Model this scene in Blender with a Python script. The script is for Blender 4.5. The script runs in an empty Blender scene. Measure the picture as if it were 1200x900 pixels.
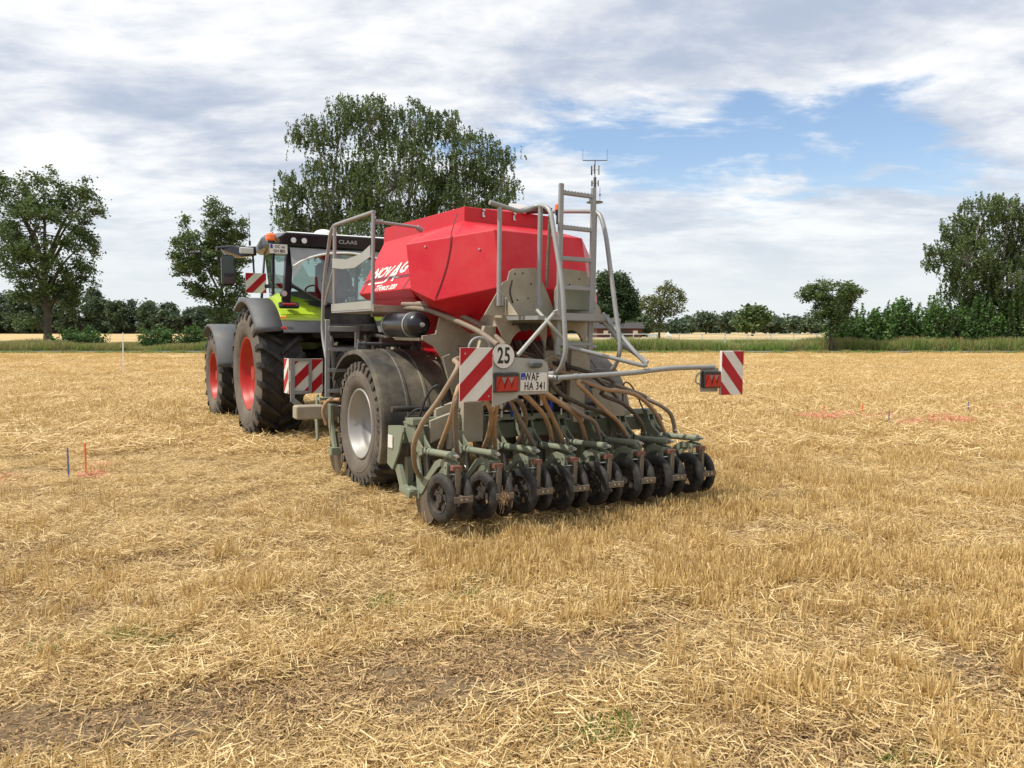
import bpy, bmesh, math, random
import numpy as np
from mathutils import Vector, Matrix, Euler
R_ = math.radians
random.seed(7); rng = np.random.default_rng(11)
S = bpy.context.scene
COL = S.collection

# ------------------------------------------------------------------ camera
HFOCAL = 906.0 / 1200.0
cam_d = bpy.data.cameras.new('camera'); cam = bpy.data.objects.new('camera', cam_d); COL.objects.link(cam)
cam_d.sensor_width = 36.0; cam_d.lens = 36.0 * HFOCAL
cam_d.clip_start = 0.05; cam_d.clip_end = 6000
cam.location = (0, 0, 1.68)
cam.rotation_euler = (R_(90) - math.atan(64 / 906.0), 0, 0)
S.camera = cam
S.render.resolution_x = 1024; S.render.resolution_y = 768

# ------------------------------------------------------------------ sky and sun
SUN_EL, SUN_AZ = 58.0, (-0.93, -0.30)         # azimuth as a direction in plan, towards the sun
W = bpy.data.worlds.new('World'); S.world = W; W.use_nodes = True
def build_sky():
    nt = W.node_tree; nt.nodes.clear(); N = nt.nodes.new; L = nt.links.new
    out = N('ShaderNodeOutputWorld'); bg = N('ShaderNodeBackground'); bgc = N('ShaderNodeBackground')
    sky = N('ShaderNodeTexSky'); sky.sky_type = 'NISHITA'; sky.sun_disc = False
    sky.sun_elevation = R_(SUN_EL); sky.sun_rotation = math.atan2(SUN_AZ[0], SUN_AZ[1])
    sky.air_density = 1.0; sky.dust_density = 1.2; sky.ozone_density = 1.5
    L(sky.outputs[0], bg.inputs[0]); bg.inputs[1].default_value = 0.14
    tc = N('ShaderNodeTexCoord'); sep = N('ShaderNodeSeparateXYZ'); L(tc.outputs['Generated'], sep.inputs[0])
    def math_(op, a, b=None, c=None):
        n = N('ShaderNodeMath'); n.operation = op
        for i, v in enumerate((a, b, c)):
            if v is None: continue
            if isinstance(v, (int, float)): n.inputs[i].default_value = v
            else: L(v, n.inputs[i])
        return n.outputs[0]
    zc = math_('ADD', math_('MAXIMUM', sep.outputs[2], 0.0), 0.20)
    u = math_('DIVIDE', sep.outputs[0], zc); v = math_('DIVIDE', sep.outputs[1], zc)
    comb = N('ShaderNodeCombineXYZ'); L(u, comb.inputs[0]); L(math_('MULTIPLY', v, 1.0), comb.inputs[1])
    def noise(scale, detail, rough, dist, off, sx=1.0, sy=1.0):
        mp = N('ShaderNodeMapping'); mp.inputs['Location'].default_value = off; mp.inputs['Scale'].default_value = (sx, sy, 1)
        mp.inputs['Rotation'].default_value = (0, 0, R_(-20))
        L(comb.outputs[0], mp.inputs[0])
        n = N('ShaderNodeTexNoise'); n.inputs['Scale'].default_value = scale; n.inputs['Detail'].default_value = detail
        n.inputs['Roughness'].default_value = rough; n.inputs['Distortion'].default_value = dist
        L(mp.outputs[0], n.inputs['Vector']); return n.outputs['Fac']
    def sstep(x, a, b):
        m = N('ShaderNodeMapRange'); m.interpolation_type = 'SMOOTHSTEP'
        L(x, m.inputs[0]); m.inputs[1].default_value = a; m.inputs[2].default_value = b
        return m.outputs[0]
    big = noise(0.55, 3, 0.5, 0.4, (3.1, 1.7, 0), 1.0, 0.9)
    mid = noise(2.1, 9, 0.60, 0.35, (7.3, 2.2, 0), 0.85, 1.1)
    fine = noise(7.0, 9, 0.60, 0.3, (1.3, 9.2, 0), 0.7, 1.3)
    # weather: the cover thins out towards the north-east part of the sky
    yy = math_('MAXIMUM', sep.outputs[1], 0.05)
    du = math_('DIVIDE', math_('SUBTRACT', math_('DIVIDE', sep.outputs[0], yy), 0.23), 0.37)
    dv = math_('DIVIDE', math_('SUBTRACT', math_('DIVIDE', sep.outputs[2], yy), 0.24), 0.088)
    gap = sstep(math_('ADD', math_('MULTIPLY', du, du), math_('MULTIPLY', dv, dv)), 1.6, 0.0)
    du2 = math_('DIVIDE', math_('SUBTRACT', math_('DIVIDE', sep.outputs[0], yy), 0.34), 0.20)
    dv2 = math_('DIVIDE', math_('SUBTRACT', math_('DIVIDE', sep.outputs[2], yy), 0.47), 0.09)
    gap = math_('MAXIMUM', gap, math_('MULTIPLY', sstep(math_('ADD', math_('MULTIPLY', du2, du2), math_('MULTIPLY', dv2, dv2)), 1.6, 0.0), 0.8))
    dens = math_('ADD', math_('MULTIPLY', mid, 0.62), math_('MULTIPLY', fine, 0.22))
    dens = math_('ADD', dens, math_('MULTIPLY', big, 0.34))
    dens = math_('SUBTRACT', math_('ADD', dens, 0.065), math_('MULTIPLY', gap, 0.20))
    cover = sstep(dens, 0.455, 0.580)
    low = sstep(sep.outputs[2], 0.22, 0.0)                      # whitish horizon haze
    cover = math_('MAXIMUM', cover, math_('MULTIPLY', low, 0.62))
    cover = math_('MULTIPLY', cover, 0.93)
    shade = sstep(math_('ADD', math_('MULTIPLY', noise(1.1, 8, 0.6, 0.3, (0.4, 5.5, 0), 1.0, 1.2), 0.7), math_('MULTIPLY', noise(4.2, 8, 0.6, 0.2, (2.2, 0.4, 0), 0.8, 1.4), 0.3)), 0.38, 0.62)
    mix = N('ShaderNodeMix'); mix.data_type = 'RGBA'
    L(shade, mix.inputs[0]); mix.inputs[6].default_value = (0.40, 0.455, 0.56, 1); mix.inputs[7].default_value = (0.90, 0.89, 0.87, 1)
    mix2 = N('ShaderNodeMix'); mix2.data_type = 'RGBA'
    L(low, mix2.inputs[0]); L(mix.outputs[2], mix2.inputs[6]); mix2.inputs[7].default_value = (0.67, 0.71, 0.73, 1)
    L(mix2.outputs[2], bgc.inputs[0]); bgc.inputs[1].default_value = 1.0
    ms = N('ShaderNodeMixShader'); L(cover, ms.inputs[0]); L(bg.outputs[0], ms.inputs[1]); L(bgc.outputs[0], ms.inputs[2])
    L(ms.outputs[0], out.inputs[0])
build_sky()
sd = bpy.data.lights.new('sun', 'SUN'); sd.energy = 3.7; sd.angle = R_(1.0); sd.color = (1.0, 0.945, 0.84)
sun = bpy.data.objects.new('sun', sd); COL.objects.link(sun)
_h = math.hypot(*SUN_AZ)
sdir = Vector((SUN_AZ[0] / _h * math.cos(R_(SUN_EL)), SUN_AZ[1] / _h * math.cos(R_(SUN_EL)), math.sin(R_(SUN_EL))))
sun.rotation_euler = sdir.to_track_quat('Z', 'Y').to_euler(); sun.location = sdir * 50
S.view_settings.view_transform = 'Standard'; S.view_settings.look = 'None'
S.view_settings.exposure = 0.34; S.view_settings.gamma = 1.0; S.view_settings.use_curve_mapping = False

# ------------------------------------------------------------------ materials
def new_mat(name):
    m = bpy.data.materials.new(name); m.use_nodes = True; nt = m.node_tree; nt.nodes.clear()
    o = nt.nodes.new('ShaderNodeOutputMaterial'); p = nt.nodes.new('ShaderNodeBsdfPrincipled')
    nt.links.new(p.outputs[0], o.inputs[0]); return m, nt, p, o
def mat(name, col, rough=0.5, metal=0.0, var=0.12, dirt=None, dirt_amt=0.0, scale=6.0, bump=0.0, bscale=60.0, coat=0.0, dscale=3.0, spec=.4):
    m, nt, p, o = new_mat(name); N = nt.nodes.new; L = nt.links.new
    tc = N('ShaderNodeTexCoord')
    n = N('ShaderNodeTexNoise'); n.inputs['Scale'].default_value = scale; n.inputs['Detail'].default_value = 6
    L(tc.outputs['Object'], n.inputs['Vector'])
    mx = N('ShaderNodeMix'); mx.data_type = 'RGBA'
    L(n.outputs['Fac'], mx.inputs[0])
    mx.inputs[6].default_value = tuple(c * (1 - var) for c in col) + (1,); mx.inputs[7].default_value = tuple(min(1, c * (1 + var)) for c in col) + (1,)
    c_out = mx.outputs[2]
    if dirt:
        n2 = N('ShaderNodeTexNoise'); n2.inputs['Scale'].default_value = dscale; n2.inputs['Detail'].default_value = 9; n2.inputs['Roughness'].default_value = 0.7
        L(tc.outputs['Object'], n2.inputs['Vector'])
        r = N('ShaderNodeMapRange'); L(n2.outputs['Fac'], r.inputs[0]); r.inputs[1].default_value = 0.40; r.inputs[2].default_value = 0.68; r.inputs[4].default_value = dirt_amt
        m2 = N('ShaderNodeMix'); m2.data_type = 'RGBA'; L(r.outputs[0], m2.inputs[0]); L(c_out, m2.inputs[6]); m2.inputs[7].default_value = tuple(dirt) + (1,)
        c_out = m2.outputs[2]
    L(c_out, p.inputs['Base Color'])
    rr = N('ShaderNodeMapRange'); L(n.outputs['Fac'], rr.inputs[0]); rr.inputs[3].default_value = max(0.03, rough - 0.1); rr.inputs[4].default_value = min(1, rough + 0.12)
    L(rr.outputs[0], p.inputs['Roughness']); p.inputs['Metallic'].default_value = metal
    p.inputs['Specular IOR Level'].default_value = spec
    if coat: p.inputs['Coat Weight'].default_value = coat
    if bump:
        n3 = N('ShaderNodeTexNoise'); n3.inputs['Scale'].default_value = bscale; n3.inputs['Detail'].default_value = 5; L(tc.outputs['Object'], n3.inputs['Vector'])
        b = N('ShaderNodeBump'); b.inputs['Strength'].default_value = bump; b.inputs['Distance'].default_value = 0.01
        L(n3.outputs['Fac'], b.inputs['Height']); L(b.outputs[0], p.inputs['Normal'])
    return m
DUST = (0.30, 0.22, 0.13)
M = {}
M['red'] = mat('red_paint', (0.52, 0.0035, 0.017), 0.42, 0, 0.10, (0.40, 0.13, 0.09), 0.22, 4, dscale=2.0, spec=.35)
M['beige'] = mat('beige_paint', (0.38, 0.345, 0.265), 0.55, 0, 0.06, (0.21, 0.155, 0.10), 0.6, 5, 0.05)
M['olive'] = mat('grey_green_paint', (0.205, 0.235, 0.170), 0.5, 0, 0.08, (0.26, 0.21, 0.14), 0.45, 6, 0.06, dscale=7)
M['galv'] = mat('galvanised_steel', (0.30, 0.308, 0.305), 0.48, 0.25, 0.14, (0.27, 0.25, 0.21), 0.40, 9, 0.05, dscale=8)
M['galv_light'] = mat('pale_galvanised_sheet', (0.36, 0.365, 0.335), 0.5, 0.15, 0.10, DUST, 0.25, 7)
M['tyre'] = mat('dusty_tyre_rubber', (0.045, 0.042, 0.040), 0.85, 0, 0.25, (0.19, 0.155, 0.115), 0.75, 5, 0.3, 90)
M['tyre_side'] = mat('brown_dusted_sidewall', (0.105, 0.090, 0.074), 0.85, 0, 0.25, (0.20, 0.165, 0.125), 0.75, 4, 0.2, 60)
M['hose_mid'] = mat('brown_tan_hose_rubber', (0.30, 0.215, 0.14), 0.6, 0, 0.12, (0.2, 0.15, 0.1), 0.5, 9, 0.15, 50, dscale=7)
M['tread'] = mat('tractor_tread_rubber', (0.012, 0.0115, 0.0115), 0.7, 0, 0.3, (0.11, 0.09, 0.07), 0.35, 9, 0.3, 70, dscale=7)
M['tyre_dark'] = mat('black_rubber', (0.022, 0.021, 0.020), 0.75, 0, 0.3, (0.13, 0.105, 0.08), 0.55, 9, 0.3, 70, dscale=9)
M['rim_silver'] = mat('silver_rim', (0.34, 0.34, 0.335), 0.45, 0.35, 0.08, DUST, 0.35, 5)
M['rim_red'] = mat('red_rim', (0.44, 0.010, 0.008), 0.42, 0, 0.12, (0.26, 0.11, 0.07), 0.5, 5, spec=.35)
M['fender'] = mat('dusty_black_plastic', (0.050, 0.048, 0.044), 0.55, 0, 0.12, (0.27, 0.225, 0.155), 0.90, 3, 0.06, 30, dscale=1.6)
M['grey_plastic'] = mat('grey_plastic', (0.085, 0.09, 0.098), 0.6, 0, 0.1, (0.2, 0.17, 0.13), 0.3, 5, 0.1, 80)
M['black'] = mat('black_paint', (0.009, 0.010, 0.016), 0.34, 0, 0.2, None, 0, 5, coat=0.3)
M['dark'] = mat('dark_machinery', (0.028, 0.027, 0.026), 0.6, 0, 0.4, (0.14, 0.11, 0.08), 0.5, 9, 0.2, dscale=6)
M['lime'] = mat('lime_green_paint', (0.38, 0.54, 0.025), 0.35, 0, 0.06, (0.35, 0.32, 0.12), 0.25, 5, coat=0.35)
M['white'] = mat('white_paint', (0.74, 0.74, 0.71), 0.45, 0, 0.05, (0.45, 0.38, 0.28), 0.25, 8)
M['sign_white'] = mat('reflective_white_film', (0.72, 0.71, 0.66), 0.5, 0, 0.06, (0.45, 0.38, 0.28), 0.35, 10, dscale=6)
M['sign_red'] = mat('reflective_red_film', (0.42, 0.004, 0.013), 0.45, 0, 0.08, (0.40, 0.18, 0.14), 0.08, 10, spec=.3)
M['ink'] = mat('black_lettering', (0.015, 0.015, 0.015), 0.5, 0, 0.1)
M['blue'] = mat('blue_print', (0.01, 0.05, 0.38), 0.5, 0, 0.1)
M['hose_tan'] = mat('tan_hose_rubber', (0.41, 0.26, 0.145), 0.6, 0, 0.12, (0.22, 0.15, 0.09), 0.5, 9, 0.15, 50, dscale=7)
M['hose_grey'] = mat('brown_grey_hose_rubber', (0.225, 0.175, 0.13), 0.6, 0, 0.12, (0.13, 0.10, 0.075), 0.4, 9, 0.15, 50, dscale=7)
M['hose_dark'] = mat('dark_hose_rubber', (0.07, 0.055, 0.045), 0.55, 0, 0.2, DUST, 0.3, 9, dscale=7)
M['cable'] = mat('black_cable', (0.02, 0.02, 0.022), 0.45, 0, 0.1)
M['mirror'] = mat('dark_mirror_glass', (0.06, 0.075, 0.07), 0.12, 0.6, 0.1)
M['chrome'] = mat('bare_metal', (0.55, 0.55, 0.55), 0.3, 0.9, 0.1)
M['rust'] = mat('brown_iron', (0.20, 0.085, 0.055), 0.7, 0, 0.2, (0.12, 0.08, 0.06), 0.5, 20, 0.2)
M['wheel_iron'] = mat('muddy_wheel_iron', (0.045, 0.036, 0.030), 0.8, 0, 0.3, (0.13, 0.10, 0.07), 0.5, 12, 0.2, dscale=9)
M['worn'] = mat('worn_iron', (0.15, 0.125, 0.10), 0.6, 0.4, 0.2, DUST, 0.5, 12, 0.1, dscale=9)
M['lens_red'] = mat('red_lens', (0.42, 0.012, 0.01), 0.2, 0, 0.2, None, 0, 20, coat=0.6)
M['lens_clear'] = mat('pale_lens', (0.26, 0.19, 0.17), 0.25, 0, 0.2, None, 0, 20, coat=0.6)
M['lens_orange'] = mat('orange_lens', (0.85, 0.16, 0.01), 0.2, 0, 0.15, None, 0, 20, coat=0.8)
M['lamp_glass'] = mat('work_light_glass', (0.62, 0.62, 0.58), 0.15, 0.3, 0.1, None, 0, 20, coat=0.8)
M['cloth'] = mat('dark_clothing', (0.025, 0.028, 0.04), 0.9, 0, 0.2)
M['skin'] = mat('skin', (0.52, 0.29, 0.20), 0.55, 0, 0.06)
M['hair'] = mat('brown_hair', (0.06, 0.035, 0.02), 0.7, 0, 0.2)
M['maroon'] = mat('maroon_tarpaulin', (0.07, 0.006, 0.012), 0.55, 0, 0.15, bump=0.2, bscale=20)
M['bark'] = mat('bark', (0.085, 0.065, 0.048), 0.9, 0, 0.35, (0.13, 0.13, 0.09), 0.4, 3, 0.5, 12)
M['birch_bark'] = mat('birch_bark', (0.38, 0.36, 0.32), 0.8, 0, 0.2, (0.05, 0.045, 0.04), 0.8, 3, 0.3, 12)
M['stake_blue'] = mat('blue_grey_stake', (0.10, 0.13, 0.30), 0.6, 0, 0.1)
M['stake_red'] = mat('orange_red_stake', (0.80, 0.12, 0.05), 0.6, 0, 0.1)
M['roof_dark'] = mat('dark_roof', (0.05, 0.045, 0.045), 0.8, 0, 0.2)
M['brick_far'] = mat('red_brick_wall', (0.11, 0.045, 0.035), 0.85, 0, 0.2)
M['asphalt'] = mat('asphalt', (0.13, 0.13, 0.125), 0.9, 0, 0.1, bump=0.1)
M['steel_far'] = mat('mast_steel', (0.10, 0.11, 0.12), 0.6, 0.2, 0.1)

def glass_mat(name, tint, gloss=0.10):
    m = bpy.data.materials.new(name); m.use_nodes = True; nt = m.node_tree; nt.nodes.clear(); N = nt.nodes.new; L = nt.links.new
    o = N('ShaderNodeOutputMaterial'); t = N('ShaderNodeBsdfTransparent'); t.inputs[0].default_value = tint
    g = N('ShaderNodeBsdfGlossy'); g.inputs['Roughness'].default_value = 0.02; g.inputs[0].default_value = (1, 1, 1, 1)
    lw = N('ShaderNodeLayerWeight'); lw.inputs[0].default_value = 0.35
    mr = N('ShaderNodeMapRange'); L(lw.outputs['Fresnel'], mr.inputs[0]); mr.inputs[3].default_value = gloss; mr.inputs[4].default_value = 0.9
    ms = N('ShaderNodeMixShader'); L(mr.outputs[0], ms.inputs[0]); L(t.outputs[0], ms.inputs[1]); L(g.outputs[0], ms.inputs[2]); L(ms.outputs[0], o.inputs[0])
    return m
M['glass'] = glass_mat('tinted_cab_glass', (0.50, 0.64, 0.60, 1))

def leaf_mat(name, dark, light, trans=0.35, rough=0.55):
    m = bpy.data.materials.new(name); m.use_nodes = True; nt = m.node_tree; nt.nodes.clear(); N = nt.nodes.new; L = nt.links.new
    o = N('ShaderNodeOutputMaterial'); a = N('ShaderNodeAttribute'); a.attribute_name = 'var'
    mx = N('ShaderNodeMix'); mx.data_type = 'RGBA'; L(a.outputs['Fac'], mx.inputs[0]); mx.inputs[6].default_value = dark + (1,); mx.inputs[7].default_value = light + (1,)
    p = N('ShaderNodeBsdfPrincipled'); L(mx.outputs[2], p.inputs['Base Color']); p.inputs['Roughness'].default_value = rough
    t = N('ShaderNodeBsdfTranslucent'); L(mx.outputs[2], t.inputs[0])
    ms = N('ShaderNodeMixShader'); ms.inputs[0].default_value = trans; L(p.outputs[0], ms.inputs[1]); L(t.outputs[0], ms.inputs[2]); L(ms.outputs[0], o.inputs[0])
    return m
M['leaf_birch'] = leaf_mat('birch_leaves', (0.050, 0.080, 0.026), (0.165, 0.225, 0.075), 0.40)
M['leaf_dark'] = leaf_mat('dark_leaves', (0.025, 0.050, 0.022), (0.080, 0.125, 0.045), 0.28)
M['leaf_mid'] = leaf_mat('mid_green_leaves', (0.038, 0.070, 0.021), (0.135, 0.195, 0.056), 0.32)
M['leaf_olive'] = leaf_mat('olive_leaves', (0.065, 0.085, 0.026), (0.21, 0.22, 0.075), 0.32)
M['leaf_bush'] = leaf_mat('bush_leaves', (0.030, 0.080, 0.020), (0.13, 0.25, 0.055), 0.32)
M['leaf_far'] = leaf_mat('far_wood_leaves', (0.045, 0.075, 0.045), (0.115, 0.165, 0.085), 0.25)
M['grass'] = leaf_mat('verge_grass', (0.19, 0.20, 0.055), (0.50, 0.45, 0.19), 0.35)
M['grass_green'] = leaf_mat('green_grass', (0.11, 0.19, 0.035), (0.33, 0.44, 0.10), 0.35)
M['straw'] = leaf_mat('cut_straw', (0.40, 0.25, 0.075), (0.95, 0.76, 0.41), 0.30, 0.5)
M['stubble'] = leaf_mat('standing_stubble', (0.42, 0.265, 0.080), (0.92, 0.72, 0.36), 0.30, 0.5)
M['chaff'] = leaf_mat('brown_chaff', (0.27, 0.17, 0.08), (0.62, 0.43, 0.21), 0.2, 0.7)
M['pink'] = leaf_mat('pink_sprayed_straw', (0.75, 0.16, 0.14), (0.90, 0.42, 0.34), 0.2)

# ------------------------------------------------------------------ mesh helpers
def tag(o, label=None, cat=None, group=None, kind=None):
    for k, v in (('label', label), ('category', cat), ('group', group), ('kind', kind)):
        if v: o[k] = v
    return o
def empty(name, loc=(0, 0, 0), rot=(0, 0, 0), parent=None):
    o = bpy.data.objects.new(name, None); COL.objects.link(o); o.location = loc; o.rotation_euler = rot; o.parent = parent
    o.empty_display_size = 0.3; return o
class MB:
    def __init__(s): s.v = []; s.f = []; s.m = []; s.sm = []; s.mi = 0; s.smooth = False
    def add(s, vs, fs, smooth=None):
        b = len(s.v); s.v += [tuple(v) for v in vs]
        for f in fs: s.f.append([b + i for i in f]); s.m.append(s.mi); s.sm.append(s.smooth if smooth is None else smooth)
        return s
    def box(s, c, d, rot=None, taper=None):
        x, y, z = d[0] / 2, d[1] / 2, d[2] / 2
        vs = [Vector((a * x, b * y, e * z)) for e in (-1, 1) for b in (-1, 1) for a in (-1, 1)]
        if taper: vs = [Vector((v.x * (taper if v.z > 0 else 1), v.y * (taper if v.z > 0 else 1), v.z)) for v in vs]
        if rot is not None:
            m = Euler([R_(a) for a in rot]).to_matrix(); vs = [m @ v for v in vs]
        vs = [v + Vector(c) for v in vs]
        return s.add(vs, [(0, 2, 3, 1), (4, 5, 7, 6), (0, 1, 5, 4), (2, 6, 7, 3), (1, 3, 7, 5), (0, 4, 6, 2)], False)
    def rbox(s, c, d, r=0.01, rot=None):
        """box with chamfered edges"""
        x, y, z = d[0] / 2, d[1] / 2, d[2] / 2; r = min(r, x * .8, y * .8, z * .8)
        vs = []
        for zz, k in ((-z, r), (-z + r, 0), (z - r, 0), (z, r)):
            X, Y = x - k, y - k; c2 = r * 0.7
            vs += [(-X + c2, -Y, zz), (X - c2, -Y, zz), (X, -Y + c2, zz), (X, Y - c2, zz), (X - c2, Y, zz), (-X + c2, Y, zz), (-X, Y - c2, zz), (-X, -Y + c2, zz)]
        vs = [Vector(v) for v in vs]
        if rot is not None:
            m = Euler([R_(a) for a in rot]).to_matrix(); vs = [m @ v for v in vs]
        vs = [v + Vector(c) for v in vs]
        fs = [tuple(reversed(range(8))), tuple(range(24, 32))]
        for l in range(3):
            for i in range(8): j = (i + 1) % 8; fs.append((l * 8 + i, l * 8 + j, l * 8 + 8 + j, l * 8 + 8 + i))
        return s.add(vs, fs, False)
    def prism(s, pts, origin, ax, ay, th):
        """polygon pts (2-D) in the plane origin+ax*u+ay*v, thickness th centred on it"""
        o, ax, ay = Vector(origin), Vector(ax).normalized(), Vector(ay).normalized(); n = ax.cross(ay).normalized()
        k = len(pts); vs = [o + ax * u + ay * v - n * th / 2 for u, v in pts] + [o + ax * u + ay * v + n * th / 2 for u, v in pts]
        fs = [tuple(reversed(range(k))), tuple(range(k, 2 * k))] + [(i, (i + 1) % k, k + (i + 1) % k, k + i) for i in range(k)]
        return s.add(vs, fs, False)
    def plate_t(s, pts, t, th): return s.prism(pts, (t, 0, 0), (0, 1, 0), (0, 0, 1), th)      # pts are (s,z)
    def plate_s(s, pts, sv, th): return s.prism(pts, (0, sv, 0), (1, 0, 0), (0, 0, 1), th)    # pts are (t,z)
    def plate_z(s, pts, z, th): return s.prism(pts, (0, 0, z), (1, 0, 0), (0, 1, 0), th)      # pts are (t,s)
    def cyl(s, a, b, r, n=12, r2=None, caps=True):
        a, b = Vector(a), Vector(b); d = (b - a).normalized(); r2 = r if r2 is None else r2
        u = d.orthogonal().normalized(); w = d.cross(u)
        vs = [a + (u * math.cos(2 * math.pi * i / n) + w * math.sin(2 * math.pi * i / n)) * r for i in range(n)]
        vs += [b + (u * math.cos(2 * math.pi * i / n) + w * math.sin(2 * math.pi * i / n)) * r2 for i in range(n)]
        s.add(vs, [(i, (i + 1) % n, n + (i + 1) % n, n + i) for i in range(n)], True)
        if caps: s.add(vs, [tuple(reversed(range(n))), tuple(range(n, 2 * n))], False)
        return s
    def tube(s, pts, r, n=8, smooth=True, sub=4, closed=False):
        """round tube through pts (Catmull-Rom when smooth)"""
        P = [Vector(p) for p in pts]
        if smooth and len(P) > 2:
            Q = []
            for i in range(len(P) - 1):
                p0 = P[i - 1] if i > 0 else P[0] * 2 - P[1]; p3 = P[i + 2] if i + 2 < len(P) else P[-1] * 2 - P[-2]
                for k in range(sub):
                    t = k / sub; a, b, c, d = p0, P[i], P[i + 1], p3
                    Q.append(0.5 * ((2 * b) + (c - a) * t + (2 * a - 5 * b + 4 * c - d) * t * t + (3 * b - a - 3 * c + d) * t ** 3))
            Q.append(P[-1]); P = Q
        u = None; rings = []
        for i, p in enumerate(P):
            d = ((P[min(i + 1, len(P) - 1)] - P[max(i - 1, 0)])).normalized()
            u = d.orthogonal().normalized() if u is None else (u - d * u.dot(d)).normalized()
            w = d.cross(u); rr = r[min(int(i * len(r) / len(P)), len(r) - 1)] if isinstance(r, (list, tuple)) else r
            rings.append([p + (u * math.cos(2 * math.pi * k / n) + w * math.sin(2 * math.pi * k / n)) * rr for k in range(n)])
        vs = [v for rg in rings for v in rg]; fs = []
        for i in range(len(P) - 1):
            for k in range(n): fs.append((i * n + k, i * n + (k + 1) % n, (i + 1) * n + (k + 1) % n, (i + 1) * n + k))
        s.add(vs, fs, True); m = (len(P) - 1) * n
        s.add([vs[i] for i in range(n)] + [vs[m + i] for i in range(n)], [tuple(reversed(range(n))), tuple(range(n, 2 * n))], False)
        return s
    def bend(s, pts, r, rad=0.08, n=8):
        """tube with straight runs and round corners"""
        P = [Vector(p) for p in pts]; Q = [P[0]]
        for i in range(1, len(P) - 1):
            a = (P[i - 1] - P[i]); b = (P[i + 1] - P[i]); k = min(rad, a.length * .45, b.length * .45)
            p0 = P[i] + a.normalized() * k; p1 = P[i] + b.normalized() * k
            for j in range(5):
                t = j / 4; Q.append(p0 * (1 - t) ** 2 + P[i] * 2 * t * (1 - t) + p1 * t * t)
        Q.append(P[-1]); return s.tube(Q, r, n, smooth=False)
    def rev(s, prof, c, n=48, axis='t', a0=0.0, a1=360.0, closed_prof=False):
        """revolve (offset, radius) around the lateral axis through c"""
        c = Vector(c); full = abs(a1 - a0 - 360) < 1e-6; cnt = n if full else n + 1; k = len(prof)
        vs = []
        for i in range(cnt):
            a = R_(a0 + (a1 - a0) * i / n)
            for x, r in prof: vs.append(c + Vector((x, math.cos(a) * r, math.sin(a) * r)))
        fs = []
        for i in range(n):
            j = (i + 1) % cnt
            for q in range(k if closed_prof else k - 1):
                q2 = (q + 1) % k; fs.append((i * k + q, j * k + q, j * k + q2, i * k + q2))
        return s.add(vs, fs, True)
    def disc(s, c, r, n=24, nrm=(0, -1, 0)):
        c = Vector(c); d = Vector(nrm).normalized(); u = d.orthogonal().normalized(); w = d.cross(u)
        return s.add([c + (u * math.cos(2 * math.pi * i / n) + w * math.sin(2 * math.pi * i / n)) * r for i in range(n)], [tuple(range(n))], False)
    def hull(s, pts):
        bm = bmesh.new()
        for p in pts: bm.verts.new(p)
        r = bmesh.ops.convex_hull(bm, input=list(bm.verts))
        bmesh.ops.dissolve_limit(bm, angle_limit=0.01, verts=bm.verts[:], edges=bm.edges[:])
        bm.verts.index_update(); bm.verts.ensure_lookup_table()
        vs = [v.co.copy() for v in bm.verts]; fs = [[v.index for v in f.verts] for f in bm.faces if len(f.verts) > 2]
        bm.free(); return s.add(vs, fs, False)
    def mesh(s, name, mats):
        me = bpy.data.meshes.new(name); me.from_pydata(s.v, [], s.f)
        for m in (mats if isinstance(mats, (list, tuple)) else [mats]): me.materials.append(m)
        me.polygons.foreach_set('material_index', s.m); me.polygons.foreach_set('use_smooth', s.sm); me.update()
        bm = bmesh.new(); bm.from_mesh(me); bmesh.ops.recalc_face_normals(bm, faces=bm.faces[:]); bm.to_mesh(me); bm.free()
        return me
    def build(s, name, mats, parent=None, loc=None, bevel=0):
        o = bpy.data.objects.new(name, s.mesh(name, mats)); COL.objects.link(o); o.parent = parent
        if loc: o.location = loc
        if bevel:
            b = o.modifiers.new('bevel', 'BEVEL'); b.width = bevel; b.segments = 2; b.limit_method = 'ANGLE'; b.angle_limit = R_(40)
        return o
def copy_tree(o, parent=None):
    c = o.copy(); COL.objects.link(c); c.parent = parent
    for ch in o.children: copy_tree(ch, c)
    return c
def text(name, body, size, material, parent, loc, X=(1, 0, 0), Y=(0, 0, 1), sx=1.0, bold=0.0, shear=0.0, align='CENTER', space=1.0, ext=0.0008):
    cu = bpy.data.curves.new(name, 'FONT'); cu.body = body; cu.size = size; cu.extrude = ext; cu.offset = bold; cu.shear = shear
    cu.align_x = align; cu.align_y = 'CENTER'; cu.space_character = space; cu.resolution_u = 4
    tmp = bpy.data.objects.new(name, cu); me = bpy.data.meshes.new_from_object(tmp); bpy.data.objects.remove(tmp)
    X, Y = Vector(X).normalized(), Vector(Y).normalized(); Z = X.cross(Y).normalized()
    m = Matrix((X * sx, Y, Z)).transposed(); me.transform(Matrix.Translation(loc) @ m.to_4x4())
    me.materials.clear(); me.materials.append(material); me.name = name
    o = bpy.data.objects.new(name, me); COL.objects.link(o); o.parent = parent; return o
def clip(poly, f):
    """keep the part of a 2-D polygon where f(p) >= 0 (f linear)"""
    out = []
    for i, p in enumerate(poly):
        q = poly[(i + 1) % len(poly)]; a, b = f(p), f(q)
        if a >= 0: out.append(p)
        if (a > 0 > b) or (a < 0 < b):
            t = a / (a - b); out.append((p[0] + (q[0] - p[0]) * t, p[1] + (q[1] - p[1]) * t))
    return out
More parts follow.
